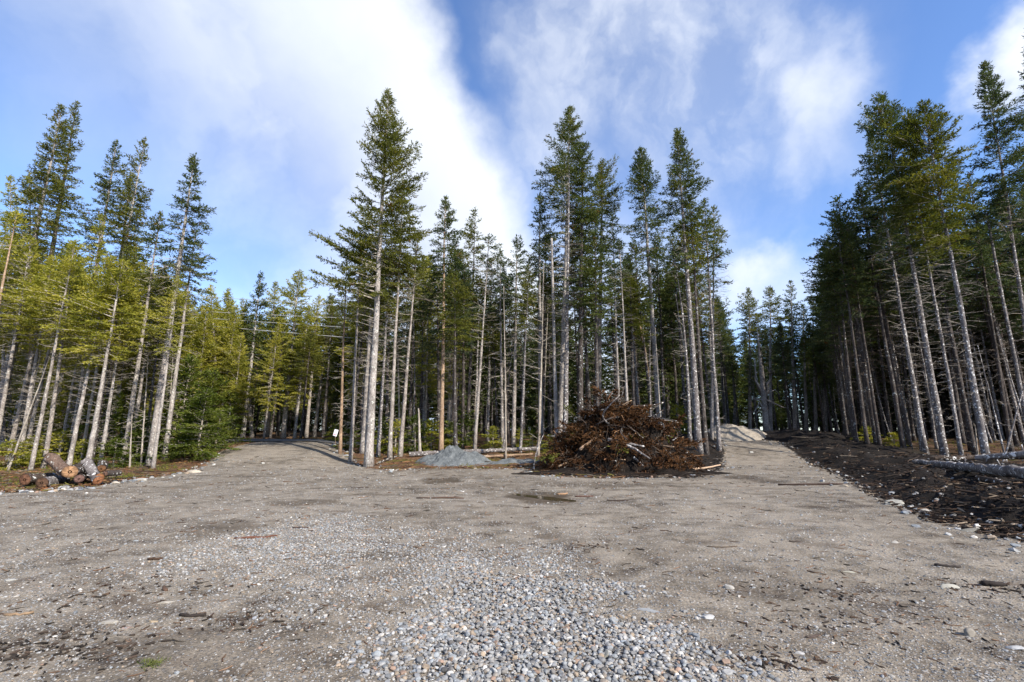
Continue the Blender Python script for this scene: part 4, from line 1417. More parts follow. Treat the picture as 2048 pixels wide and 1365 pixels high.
STICKS = [(512, 1079, 72, 0.018, 0.35, (0.10, 0.045, 0.03), 'reddish brown stick left of the gravel band'), (38, 1228, 44, 0.012, 0.25, (0.20, 0.14, 0.09), 'tan straight stick near the left edge'),
          (482, 1243, 22, 0.008, 0.5, (0.05, 0.04, 0.035), 'short dark twig right of the brown dirt patch'), (385, 1236, 46, 0.014, 0.1, (0.025, 0.02, 0.018), 'black strip of bark in the brown dirt'),
          (330, 1183, 22, 0.02, -0.8, (0.08, 0.05, 0.035), 'stubby brown chunk of bark above the pale sliver'), (310, 1122, 26, 0.016, 0.1, (0.05, 0.03, 0.02), 'small dark bark piece left of the gravel band'),
          (600, 1060, 30, 0.014, 0.05, (0.05, 0.035, 0.03), 'dark bark piece over the upper gravel band'), (720, 976, 34, 0.014, 0.0, (0.05, 0.035, 0.03), 'dark stick on the ramp foot'),
          (880, 998, 90, 0.02, 0.05, (0.07, 0.045, 0.035), 'long low brown stick left of the puddle'), (1125, 989, 20, 0.03, 0.2, (0.25, 0.16, 0.10), 'tan wood scrap behind the puddle'),
          (1168, 993, 36, 0.02, 0.1, (0.09, 0.05, 0.04), 'reddish wood scrap right of the puddle'), (1620, 970, 120, 0.03, -0.05, (0.045, 0.03, 0.025), 'long dark stick across the trail mouth'),
          (1895, 1132, 40, 0.016, -0.3, (0.035, 0.03, 0.028), 'black stick on the right gravel'), (1985, 1168, 36, 0.03, -0.1, (0.02, 0.016, 0.015), 'black lump of bark right of the white broken stone'),
          (1625, 1274, 34, 0.008, 0.4, (0.06, 0.045, 0.04), 'thin curved twig on the right gravel'), (1590, 1085, 22, 0.012, 0.0, (0.05, 0.04, 0.035), 'short dark twig in the middle of the right gravel'),
          (1235, 1002, 40, 0.014, -0.3, (0.05, 0.035, 0.03), 'dark twig beside the puddle end'), (1445, 1095, 60, 0.008, 0.1, (0.08, 0.06, 0.045), 'thin brown twig above the round pale stone')]
for i, (u, v, l, r, a, c, lb) in enumerate(STICKS):
    stick(u, v, l, r, a, c, lb, i)


def build_needle_scatter():
    """short bits of twig and bark strewn on gravel and litter"""
    rng = np.random.RandomState(31)
    G = Geo()

    def bits(x, y, L, r, cols, lift=0.0, name=None):
        N = len(x)
        a = rng.rand(N) * 6.28
        el = rng.normal(0, 0.12, N)
        c = np.stack([x, y, gz(x, y) + r * 0.6 + lift], -1)
        d = np.stack([np.cos(a) * np.cos(el), np.sin(a) * np.cos(el), np.sin(el)], -1)
        bend = rng.normal(0, 0.12, (N, 1)) * L[:, None] * np.stack([-np.sin(a), np.cos(a), 0 * a], -1)
        P = np.stack([c - d * (L / 2)[:, None], c + bend, c + d * (L / 2)[:, None]], 1)
        V, F = tubes(P, np.stack([r, r * 1.1, r * 0.6], -1), 4)
        cc = cols[rng.randint(len(cols), size=N)] * rng.uniform(0.6, 1.3, (N, 1))
        return V, F, np.repeat(cc, 12, 0)
    # on the gravel
    n = 2600
    y = 3 * (26 / 3) ** rng.rand(n)
    x = rng.uniform(-1.15, 1.15, n) * y
    k = (clear_sd(x, y) > 0.1) & (rng.rand(n) < 0.25 + 1.3 * ss(0, 0.3, fbm(x, y, 0.5, 3)))
    x, y = x[k], y[k]
    V, F, C = bits(x, y, rng.uniform(0.03, 0.16, len(x)) * (0.6 + 0.08 * y), rng.uniform(0.0025, 0.006, len(x)) * (0.6 + 0.10 * y), np.array([(0.05, 0.03, 0.02), (0.09, 0.05, 0.03), (0.03, 0.025, 0.02), (0.14, 0.09, 0.06)]))
    G.add(V, F, C)
    bp = hit(60, 1305)
    xx, yy = rng.normal(bp[0], 0.45, 240), rng.normal(bp[1], 0.22, 240)
    V, F, C = bits(xx, yy, 0.01 + 0.09 * rng.rand(240) ** 2, rng.uniform(0.003, 0.011, 240), np.array([(0.025, 0.02, 0.017), (0.05, 0.036, 0.028), (0.018, 0.015, 0.013)]))
    G.add(V, F, C)
    for (bu, bv, br_, bn) in ((1530, 1335, 0.22, 80), (1640, 1180, 0.5, 60), (1990, 1175, 0.3, 90), (480, 1245, 0.3, 70), (1150, 1095, 0.3, 60), (1700, 1250, 0.7, 120), (250, 1180, 0.6, 120)):
        bp = hit(bu, bv)
        xx, yy = rng.normal(bp[0], br_, bn), rng.normal(bp[1], br_ * 0.5, bn)
        V, F, C = bits(xx, yy, rng.uniform(0.015, 0.08, bn), rng.uniform(0.003, 0.010, bn), np.array([(0.018, 0.015, 0.013), (0.04, 0.026, 0.02), (0.07, 0.045, 0.03)]))
        G.add(V, F, C)
    obj('twig_litter', G.mesh('twig_litter', M['wood'], False), kind='stuff', label='bits of twig and bark strewn on the gravel')
    # in the woods: branches, chips and pale scraps
    G = Geo()
    n = 70000
    y = 6 * (44 / 6) ** rng.rand(n)
    x = rng.uniform(-1.3, 1.35, n) * y
    sd = clear_sd(x, y)
    k = (sd < 0.15) & (rng.rand(n) < (0.35 + 0.65 * ss(-10, -1, sd)) * np.where(x > 8, 0.55, 1.0))
    x, y, sd = x[k], y[k], sd[k]
    right = x > 4
    colsL = np.array([(0.16, 0.07, 0.03), (0.10, 0.05, 0.025), (0.22, 0.12, 0.06), (0.05, 0.035, 0.025), (0.20, 0.17, 0.13), (0.13, 0.12, 0.03)])
    colsR = np.array([(0.03, 0.02, 0.015), (0.06, 0.035, 0.02), (0.02, 0.015, 0.012), (0.09, 0.060, 0.040), (0.20, 0.16, 0.12), (0.015, 0.010, 0.008), (0.025, 0.018, 0.012), (0.03, 0.02, 0.015), (0.05, 0.03, 0.02)])
    for msk, cols in ((~right, colsL), (right, colsR)):
        xx, yy = x[msk], y[msk]
        V, F, C = bits(xx, yy, 0.03 + 0.55 * rng.rand(len(xx)) ** 4.5 + 0.08 * rng.rand(len(xx)), rng.uniform(0.003, 0.009, len(xx)) + 0.014 * rng.rand(len(xx)) ** 6, cols, lift=rng.uniform(0, 0.07, len(xx)))
        G.add(V, F, C)
    n = 1100
    y = 15 * (40 / 15) ** rng.rand(n)
    x = rng.uniform(-1.2, 1.25, n) * y
    sd = clear_sd(x, y)
    k = (sd < -0.1) & (rng.rand(n) < 0.4 + 0.6 * ss(-4, -0.5, sd))
    x, y = x[k], y[k]
    V, F, C = bits(x, y, rng.uniform(0.5, 1.7, len(x)), rng.uniform(0.008, 0.018, len(x)), np.array([(0.06, 0.045, 0.035), (0.03, 0.022, 0.018), (0.10, 0.085, 0.07), (0.045, 0.03, 0.022)]), lift=rng.uniform(0.02, 0.12, len(x)))
    G.add(V, F, C)
    obj('forest_litter', G.mesh('forest_litter', M['wood'], False), kind='stuff', label='fallen twigs bark and wood chips littering the forest floor')
    # churned lumps and stones in the dark soil on the right
    n = 9000
    y = 6.5 * (34 / 6.5) ** rng.rand(n)
    x = rng.uniform(0.30, 1.3, n) * y
    sd = clear_sd(x, y)
    k = (sd < 0.2) & (sd > -7)
    q = np.stack([x[k], y[k]], -1)
    pal = np.array([(0.010, 0.007, 0.006), (0.018, 0.012, 0.009), (0.035, 0.022, 0.015), (0.16, 0.16, 0.165), (0.25, 0.25, 0.25), (0.12, 0.08, 0.06)])
    stones('soil_clods', rng, q, rng.uniform(0.02, 0.10, len(q)) ** 1.2, 0, 'clods and stones in the churned dark soil', smooth=False, mat='rock', pal=pal, palw=np.array([6, 5, 3, 0.9, 0.45, 1.2]), bury=0.3)
    # moss and small ground plants
    n = 5200
    y = 16 * (40 / 16) ** rng.rand(n)
    x = rng.uniform(-1.3, 1.35, n) * y
    sd = clear_sd(x, y)
    m = fbm(x, y, 0.45, 3)
    k = (sd < -0.7) & ~((np.abs(x - 5) < 5) & (y < 24)) & (m > np.where((x > 6) & (sd > -6), 0.30, 0.03))
    x, y = x[k], y[k]
    bi = np.repeat(np.arange(len(x)), 7)
    P = np.stack([x[bi] + rng.normal(0, 0.12, len(bi)), y[bi] + rng.normal(0, 0.12, len(bi)), 0 * x[bi]], -1)
    P[:, 2] = gz(P[:, 0], P[:, 1])
    D = norm(rng.normal(0, 0.6, (len(bi), 3)) + [0, 0, 0.75])
    V, F = spray_quads(rng, P, D, rng.uniform(0.06, 0.20, len(bi)), rng.uniform(0.015, 0.045, len(bi)))
    # scrub round the cut logs
    lp = hit(140, 968)
    m_ = 2600
    P2 = np.stack([rng.normal(lp[0], 1.6, m_), lp[1] + rng.uniform(-0.5, 2.2, m_), np.zeros(m_)], -1)
    P2 = P2[clear_sd(P2[:, 0], P2[:, 1]) < -0.05]
    P2 = P2[fbm(P2[:, 0], P2[:, 1], 1.6, 3) > -0.02]
    P2[:, 2] = gz(P2[:, 0], P2[:, 1])
    D2 = norm(rng.normal(0, 0.6, (len(P2), 3)) + [0, 0, 0.8])
    V2, F2 = spray_quads(rng, P2, D2, rng.uniform(0.08, 0.26, len(P2)), rng.uniform(0.015, 0.04, len(P2)))
    G = Geo()
    G.add(V, F)
    G.add(V2, F2)
    obj('ground_moss', G.mesh('ground_moss', M['olive'], False, False), kind='stuff', label='mossy green ground cover between the stems')


build_needle_scatter()


# ------------------------------------------------------------------ heaps
def heap_mesh(cx, cy, sx, sy, h, n=90, ridge=0.12, seed=3, extra=None, shape=1.5, dip=0.12):
    rs = np.linspace(0, 1.0, n // 2)
    an = np.linspace(0, 2 * PI, n * 2, endpoint=False)
    A, B = np.meshgrid(rs, an, indexing='ij')
    w = 1 + 0.16 * fbm(np.cos(B) * 1.5 + seed, np.sin(B) * 1.5, 1.5, 3)
    x, y = cx + A * np.cos(B) * sx * w, cy + A * np.sin(B) * sy * w
    f = np.clip(1 - A ** shape, 0, 1)
    z = h * f + ridge * fbm(x + seed, y, 1.4, 4) * np.sqrt(f) + 0.25 * ridge * fbm(x, y + seed, 8, 3) * np.sqrt(f)
    if extra is not None:
        z = np.maximum(z, extra(x, y))
    z = z + gz(x, y) - dip * (A ** 6)
    K, N = x.shape
    idx = np.arange(K * N).reshape(K, N)
    F = np.stack([idx[:-1], idx[1:], np.roll(idx[1:], -1, 1), np.roll(idx[:-1], -1, 1)], -1).reshape(-1, 4)
    V = np.stack([x, y, z], -1).reshape(-1, 3)
    return V, F


def mat_heap(name, c0, c1, c2, speck):
    m, g, out = new_mat(name)
    P = g.add('ShaderNodeNewGeometry').outputs['Position']
    n1 = g.noise(P, 3.0, 5, 0.6)
    n2 = g.noise(P, 45, 4, 0.75)
    c = g.ramp(g.math('ADD', g.math('MULTIPLY', n1, 0.55), g.math('MULTIPLY', n2, 0.45)), [(0.32, c0), (0.5, c1), (0.68, c2)])
    v = g.add('ShaderNodeTexVoronoi')
    g.put(v.inputs['Vector'], P)
    v.inputs['Scale'].default_value = 22
    sp = g.add('ShaderNodeSeparateColor')
    g.l.new(v.outputs['Color'], sp.inputs[0])
    k = g.math('MULTIPLY', g.rng(v.outputs['Distance'], 0.40, 0.25), g.rng(sp.outputs[0], 0.78, 0.82))
    c = g.mix(k, c, speck)
    princ(g, out, c, 0.9, g.math('ADD', n2, k), 0.8, 0.02)
    return m


def build_heaps():
    # blue-grey crushed stone
    p = hit(905, 930)
    V, F = heap_mesh(p[0], p[1] + 0.7, 2.1, 1.5, 0.80, seed=8, ridge=0.7, shape=1.15)
    r = empty('gravel_pile', (0, 0, 0), 'blue-grey heap of fine crushed stone in front of the centre stand', 'gravel pile')
    mt = mat_heap('crushed_stone', (0.042, 0.048, 0.052), (0.088, 0.099, 0.107), (0.165, 0.18, 0.19), (0.25, 0.28, 0.30))
    obj('stone_mound', mesh_np('stone_mound', V, [F], mt, True), r)
    V, F = heap_mesh(p[0] + 3.0, p[1] + 0.5, 1.9, 0.55, 0.16, seed=2, ridge=0.15, shape=1.2, dip=0.08)
    obj('low_tail', mesh_np('low_tail', V, [F], mt, True), r)
    # pale sand heap at the end of the trail
    p = hit(1495, 884)
    V, F = heap_mesh(p[0], p[1] + 1.4, 2.0, 1.4, 0.52, seed=5, ridge=0.10, shape=1.5)
    obj('sand_heap', mesh_np('sand_heap', V, [F], mat_heap('pale_sand', (0.15, 0.13, 0.108), (0.23, 0.205, 0.172), (0.30, 0.27, 0.23), (0.45, 0.43, 0.40)), True),
        label='smooth pale sand heap at the end of the trail', cat='sand heap')


build_heaps()


def build_brush_pile():
    rng = np.random.RandomState(55)
    p = hit(1262, 950)
    cx, cy = p[0] + 0.15, p[1] + 2.6
    sx, sy, h = 3.25, 2.8, 3.0
    root = empty('brush_pile', (0, 0, 0), 'big heap of rust-brown spruce boughs, roots and broken stems', 'brush pile')

    def top(x, y):
        q = np.clip(np.hypot((x - cx + 0.15) / sx, (y - cy) / sy), 0, 1)
        return gz(x, y) + h * (1 - q ** 1.4) + 0.75 * fbm(x, y, 0.9, 3) * (1 - q ** 2)
    V, F = heap_mesh(cx, cy, sx * 0.97, sy * 0.97, h - 0.30, seed=11, ridge=1.0, shape=1.4, dip=0.1)
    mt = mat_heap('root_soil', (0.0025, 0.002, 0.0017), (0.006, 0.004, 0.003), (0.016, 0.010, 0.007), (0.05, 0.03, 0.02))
    obj('soil_mound', mesh_np('soil_mound', V, [F], mt, True), root)
    V, F = heap_mesh(cx - 0.4, cy - 2.3, 4.7, 1.0, 0.18, seed=31, ridge=0.3, shape=1.6, dip=0.04)
    obj('soil_skirt', mesh_np('soil_skirt', V, [F], mt, True), root)
    # rusty boughs draped down the slopes
    GN, GL = Geo(), Geo()
    GB = Geo()

    def boughs(n, needles, geo, yfront=True, rr=(0.1, 0.98)):
        a = rng.uniform(0, 2 * PI, n)
        if yfront:
            a = np.where(rng.rand(n) < 0.75, rng.uniform(PI * 0.95, PI * 2.05, n), a)
        q = rng.uniform(*rr, n) ** 0.75
        x, y = cx + np.cos(a) * q * sx, cy + np.sin(a) * q * sy
        z = top(x, y) - 0.04 + rng.uniform(0, 0.20, n)
        base = np.stack([x, y, z], -1)
        out = np.arctan2(np.sin(a) * sx, np.cos(a) * sy) + rng.normal(0, 0.9, n)
        el = np.where(rng.rand(n) < 0.10, rng.uniform(0.1, 0.8, n), -R(32) + rng.normal(0, 0.35, n))
        L = rng.uniform(0.5, 1.35, n)
        P, p3, d3, ln, wd = branches_to_sprays(rng, base, out, el, L, rng.normal(-0.15, 0.15, n), 0.85, 0.45)
        V, F = spray_quads(rng, p3, d3, ln * 1.2, wd * 1.0)
        geo.add(V, F)
        V, F = tubes(P, np.linspace(1, 0.3, 6)[None] * 0.014 * np.ones((n, 1)), 4)
        GB.add(V, F)
    boughs(240, None, GN)
    boughs(11, None, GL)
    # a mop of boughs on the summit
    boughs(60, None, GN, True, (0.0, 0.25))
    obj('rusty_foliage', GN.mesh('rusty_foliage', M['rust'], False, False), root)
    obj('green_foliage', GL.mesh('green_foliage', M['olive'], False, False), root)
    obj('bough_stems', GB.mesh('bough_stems', M['limb'], True, False), root)['kind'] = 'stuff'

    def stem(x, y, az, el, L, r, mat, colr=None, name='broken_stem', bend=0.1, zoff=0.1):
        s = np.linspace(0, 1, 8)
        d = np.array([math.cos(az) * math.cos(el), math.sin(az) * math.cos(el), math.sin(el)])
        sd = np.array([-math.sin(az), math.cos(az), 0.3])
        b = np.array([x, y, float(top(np.array(x), np.array(y))) + zoff])
        P = b + d * (s * L)[:, None] + sd * (bend * L * np.sin(PI * s) * rng.choice([-1, 1]))[:, None] + rng.normal(0, 0.008, (8, 3))
        V, F = tubes(P[None], (r * (1 - 0.55 * s))[None], 8, cap=True)
        G = Geo()
        G.add(V, F, colr if colr is not None else (1, 1, 1))
        obj(name, G.mesh(name, M[mat], True, mat == 'wood'), root)
    # the stems and splinters that show
    for i in range(18):
        a = rng.uniform(PI * 0.9, PI * 2.1)
        q = rng.uniform(0.15, 0.92)
        x, y = cx + math.cos(a) * q * sx, cy + math.sin(a) * q * sy
        L = rng.uniform(0.7, 2.1)
        az = rng.choice([rng.uniform(-0.5, 0.5), rng.uniform(PI - 0.5, PI + 0.5), rng.uniform(4, 5.4)])
        slope = -0.35 * (1 if math.cos(az) * (x - cx) > 0 else -1)
        stem(x - math.cos(az) * L * 0.5, y - abs(math.sin(az)) * 0.1, az, slope + rng.normal(0, 0.22), L, rng.uniform(0.022, 0.055), ['bark_lichen', 'bark_dark_shade', 'bark_dark_shade', 'bark_log'][i % 4], bend=rng.uniform(0.05, 0.30), zoff=rng.uniform(0.08, 0.3))
    for i in range(30):
        a = rng.uniform(PI * 0.92, PI * 2.08)
        q = rng.uniform(0.2, 0.98)
        x, y = cx + math.cos(a) * q * sx, cy + math.sin(a) * q * sy
        stem(x, y, rng.uniform(0, 6.28), rng.normal(0.1, 0.45), rng.uniform(0.22, 0.85), rng.uniform(0.015, 0.035), 'wood', tuple(np.array([(0.36, 0.21, 0.12), (0.42, 0.30, 0.20), (0.24, 0.12, 0.07)][i % 3])), 'splinter', 0.03, rng.uniform(0.05, 0.2))
    # named big pieces of the photograph
    stem(cx - 2.9, cy - 1.6, 0.35, 0.42, 2.1, 0.05, 'wood', (0.38, 0.27, 0.18), 'split_stem', 0.02, 0.2)
    stem(cx - 2.0, cy - 1.7, 0.55, 0.50, 1.3, 0.06, 'wood', (0.30, 0.21, 0.15), 'split_stem', 0.02, 0.3)
    stem(cx - 0.9, cy - 2.0, -0.1, -0.20, 1.5, 0.07, 'bark_lichen', None, 'broken_stem', 0.03, 0.35)
    stem(cx - 0.3, cy - 2.3, -0.75, -0.45, 1.2, 0.07, 'bark_lichen', None, 'broken_stem', 0.05, 0.45)
    stem(cx + 1.2, cy - 0.2, 0.15, -0.15, 1.6, 0.03, 'bark', None, 'broken_stem', 0.03, 0.3)
    stem(cx + 0.1, cy, 1.0, 0.8, 1.0, 0.03, 'bark_dark_shade', None, 'broken_stem', 0.05, 0.2)
    stem(cx - 3.9, cy - 1.3, 1.0, 1.0, 1.7, 0.035, 'bark_lichen', None, 'broken_stem', 0.06, 0.1)
    stem(cx + 2.2, cy - 2.3, 0.2, 0.12, 1.5, 0.05, 'wood', (0.42, 0.30, 0.21), 'split_stem', 0.02, 0.1)
    for i in range(34):      # roots and bent limbs
        a = rng.uniform(PI * 0.9, PI * 2.1)
        q = rng.uniform(0.1, 0.98)
        stem(cx + math.cos(a) * q * sx, cy + math.sin(a) * q * sy, rng.uniform(0, 6.28), rng.normal(0.15, 0.5), rng.uniform(0.4, 1.3), rng.uniform(0.015, 0.045), 'bark_log', None, 'root', rng.uniform(0.15, 0.4), rng.uniform(0.05, 0.25))
    # hundreds of thin twigs poking out
    n = 380
    a = rng.uniform(0.8 * PI, 2.2 * PI, n)
    q = rng.uniform(0.0, 1.05, n)
    x, y = cx + np.cos(a) * q * sx, cy + np.sin(a) * q * sy
    b = np.stack([x, y, top(x, y) - 0.05], -1)
    d = norm(rng.normal(0, 0.6, (n, 3)) + np.stack([np.cos(a) * q, np.sin(a) * q, 0.45 + 0 * a], -1))
    L = rng.uniform(0.2, 0.9, n)
    s = np.linspace(0, 1, 4)
    P = b[:, None] + d[:, None] * (L[:, None] * s[None])[..., None] + rng.normal(0, 0.05, (n, 1, 3)) * (s * s)[None, :, None] * 4 * L[:, None, None]
    V, F = tubes(P, np.array([[1, .8, .6, .3]]) * rng.uniform(0.006, 0.013, (n, 1)), 4)
    G = Geo()
    G.add(V, F)
    obj('twigs', G.mesh('twigs', M['limb'], False, False), root)['kind'] = 'stuff'


build_brush_pile()


# ------------------------------------------------------------------ logs
def log(p0, p1, r0, r1, label, group, bark='bark_log', cut=(0.42, 0.22, 0.10), name='cut_log', sag=0.0, seed=0, knots=True, cat='log', cutend=(1, 1)):
    rng = np.random.RandomState(1200 + seed)
    p0, p1 = np.array(p0, float), np.array(p1, float)
    L = np.linalg.norm(p1 - p0)
    c = (p0 + p1) / 2
    n = max(6, int(L / 0.25))
    s = np.linspace(0, 1, n)
    P = p0 + (p1 - p0) * s[:, None]
    P[:, 2] -= sag * np.sin(PI * s)
    if n > 8:
        P += rng.normal(0, 0.012, P.shape)
    root = empty(name, c, label, cat, group)
    rad = r0 + (r1 - r0) * s
    V, F = tubes((P - c)[None], rad[None], 16)
    V = V + rng.normal(0, 0.012, V.shape) * min(1.0, r0 / 0.12)
    G = Geo()
    G.add(V, F)
    if knots:
        nk = int(3 + L * 2)
        t = rng.rand(nk)
        ax = norm(p1 - p0)
        for q in t:
            b = p0 + (p1 - p0) * q - c
            d = np.cross(ax, rng.normal(size=3))
            d = norm(d)
            rr = r0 + (r1 - r0) * q
            K = np.stack([b + d * rr * 0.8, b + d * (rr + rng.uniform(0.02, 0.16))])
            V, F = tubes(K[None], np.array([[0.020, 0.009]]), 6, cap=True)
            G.add(V, F)
    obj('bark', G.mesh('bark', M[bark], True, False), root)
    ax = norm(p1 - p0)
    for e, (pe, re, sg) in enumerate(((p0, r0, -1), (p1, r1, 1))):
        if not cutend[e]:
            continue
        a = norm(np.cross(ax, [0.1, 0.2, 1]))
        b = np.cross(ax, a)
        rings = []
        for k, (q, dz) in enumerate(((1.0, -0.004), (0.97, 0.006), (0.6, 0.009), (0.25, 0.011))):
            t = np.arange(20) * 2 * PI / 20
            rings.append((pe - c) + re * q * (1 + 0.05 * np.sin(t * 2 + e + seed) + 0.03 * rng.rand(20))[:, None] * (np.cos(t)[:, None] * a + np.sin(t)[:, None] * b) + ax * sg * dz)
        V = np.concatenate(rings + [[(pe - c) + ax * sg * 0.011]])
        idx = np.arange(80).reshape(4, 20)
        F4 = np.stack([idx[:-1], idx[1:], np.roll(idx[1:], -1, 1), np.roll(idx[:-1], -1, 1)], -1).reshape(-1, 4)
        F3 = np.stack([idx[3], np.roll(idx[3], -1), np.full(20, 80)], -1)
        if sg < 0:
            F4, F3 = F4[:, ::-1], F3[:, ::-1]
        cc = np.array(cut)[None] * np.concatenate([np.repeat([[0.20], [0.38], [0.62], [0.66]], 20, 0) * rng.uniform(0.45, 1.3, (80, 1)), [[0.6]]])
        obj('cut_face', mesh_np('cut_face', V, [F4, F3], M['wood'], True, colr=cc), root)
    return root


def wp(u, v, y=None, h=0.0):
    """point on the ground (or h above it) seen at photo position u, v"""
    p = hit(u, v) if y is None else np.array([ray(u, v)[0] * y, y, 0])
    p[2] = float(gz(p[0], p[1])) + h
    return p


def at_depth(u, v, y):
    a, b = ray(u, v)
    return np.array([a * y, y, CAM_H + b * y])


g1 = 'short logs piled at the edge of the left stand'
y0 = hit(160, 975)[1]
D = at_depth
LOGS = [
    # end near the viewer, far end, radii, label
    (D(50, 960, y0 + .1), D(115, 955, y0 + 1.3), 0.165, 0.155, 'lowest log of the pile, its orange cut end facing left', (0.20, 0.10, 0.06), 'bark_log'),
    (D(84, 966, y0 - .15), D(128, 963, y0 + .9), 0.155, 0.15, 'log with white mossy flank and dull brown cut end, frontmost of the pile', (0.14, 0.08, 0.05), 'bark_lichen'),
    (D(140, 944, y0 - .05), D(170, 936, y0 + 1.2), 0.185, 0.18, 'log showing the broad pale cut face in the middle of the pile', (0.46, 0.27, 0.15), 'bark_log'),
    (D(100, 915, y0 + .6), D(134, 945, y0 + .25), 0.165, 0.16, 'thick brown log propped up at a slant on top of the pile', (0.14, 0.08, 0.06), 'bark_brown'),
    (D(172, 925, y0 + .9), D(196, 962, y0 + .15), 0.14, 0.13, 'white-flecked log sloping down to the right of the pile', (0.40, 0.18, 0.09), 'bark_lichen'),
    (D(199, 956, y0 + .2), D(180, 950, y0 + 1.3), 0.125, 0.12, 'log with a bright orange heart at the right end of the pile', (0.36, 0.16, 0.07), 'bark_log'),
    (D(208, 928, y0 + 1.2), D(202, 938, y0 + .8), 0.12, 0.12, 'short stump-like log standing behind the right end of the pile', (0.28, 0.14, 0.07), 'bark_log'),
    (D(210, 948, y0 + .4), D(240, 946, y0 + .9), 0.085, 0.075, 'thin dark log poking out at the far right of the pile', (0.20, 0.12, 0.09), 'bark_dark_shade'),
    (D(158, 958, y0 + .0), D(164, 956, y0 + .9), 0.12, 0.12, 'dark small log wedged under the pale-faced one', (0.22, 0.13, 0.11), 'bark_log'),
]
for i, (a, b, ra, rb, lb, ct, bk) in enumerate(LOGS):
    a, b = a.copy(), b.copy()
    for q, rq in ((a, ra), (b, rb)):
        q[2] = max(q[2], float(gz(q[0], q[1])) + rq * 0.8)
    log(a, b, ra, rb, lb, g1, bk, ct, seed=i)

g2 = 'long felled trunks lying on the dark soil'
FT = [
    (wp(1834, 952, None, .14), wp(2200, 1052, None, .34), 0.08, 0.15, 'nearest long felled trunk with a white-speckled back', 'bark_lichen'),
    (wp(1872, 962, None, .38), wp(2200, 962, None, .75), 0.07, 0.13, 'dark felled trunk with white birch-like marks behind the nearest one', 'bark_log'),
    (wp(1828, 930, None, .10), D(2010, 946, 20.0), 0.07, 0.13, 'thin dark felled trunk at the foot of the right stand', 'bark_dark_shade'),
    (wp(1965, 985, None, .42), wp(2200, 1005, None, .72), 0.06, 0.10, 'felled trunk lying between the two speckled ones at the right edge', 'bark_lichen'),
    (wp(1965, 1002, None, .07), wp(2160, 1052, None, .09), 0.07, 0.09, 'dark thin trunk in the shade under the nearest felled one', 'bark_log'),
]
for i, (a, b, ra, rb, lb, bk) in enumerate(FT):
    for q, rq in ((a, ra), (b, rb)):
        q[2] = max(float(gz(q[0], q[1])) + rq * 0.8, min(q[2], float(gz(q[0], q[1])) + rq + 0.7))
    log(a, b, ra, rb, lb, g2, bk, (0.25, 0.17, 0.12), 'felled_trunk', seed=20 + i, cat='felled trunk')
g3 = 'thin trunks fallen along the front of the centre stand'
log(wp(818, 915, None, .14), wp(1095, 903, None, .2), 0.13, 0.09, 'black and white fallen trunk behind the blue-grey gravel pile', g3, 'bark_lichen', (0.3, 0.2, 0.12), 'fallen_trunk', seed=40, cat='fallen trunk')
log(wp(752, 930, None, .05), wp(792, 918, None, .12), 0.05, 0.04, 'thin fallen pole between the tallest corner spruce and the gravel pile', g3, 'bark_log', (0.3, 0.2, 0.12), 'fallen_trunk', seed=41, cat='fallen trunk')
log(wp(960, 918, None, .10), wp(1065, 915, None, .12), 0.06, 0.05, 'bare tan pole lying right of the gravel pile', g3, 'bark_tan', (0.4, 0.28, 0.18), 'fallen_trunk', seed=42, cat='fallen trunk')


# ------------------------------------------------------------------ puddle
def build_puddle():
    rng = np.random.RandomState(4)
    n = 72
    t = np.arange(n) * 2 * PI / n
    e1, e2 = hit(1030, 988), hit(1138, 1002)
    c = np.array([(e1[0] + e2[0]) / 2, (e1[1] + e2[1]) / 2])
    a = 0.5 * math.hypot(e2[0] - e1[0], e2[1] - e1[1])
    ang = math.atan2(e2[1] - e1[1], e2[0] - e1[0])
    r = 1 + 0.16 * np.sin(2 * t + 1) + 0.08 * np.sin(5 * t) + 0.05 * np.sin(9 * t + 2)
    px, py = a * r * np.cos(t), 0.25 * r * np.sin(t) * (1 + 0.4 * np.cos(t))
    x, y = c[0] + px * math.cos(ang) - py * math.sin(ang), c[1] + px * math.sin(ang) + py * math.cos(ang)
    z = float(gz(x, y).max()) + 0.006
    V = np.stack([x, y, np.full(n, z)], -1)
    V = np.concatenate([V, V - [0, 0, 0.02], [[c[0], c[1], z]]])
    i = np.arange(n)
    F3 = np.stack([i, np.roll(i, -1), np.full(n, 2 * n)], -1)
    F4 = np.stack([np.roll(i, -1), i, i + n, np.roll(i, -1) + n], -1)
    m, g, out = new_mat('puddle_water')
    p = princ(g, out, (0.055, 0.045, 0.026), 0.06, g.noise(g.add('ShaderNodeNewGeometry').outputs['Position'], 20, 2, 0.5), 0.03, 0.01, 0.5)
    obj('puddle', mesh_np('puddle', V, [F3, F4], m, False), label='shallow murky brown puddle in the gravel', cat='puddle', kind='thing')


build_puddle()


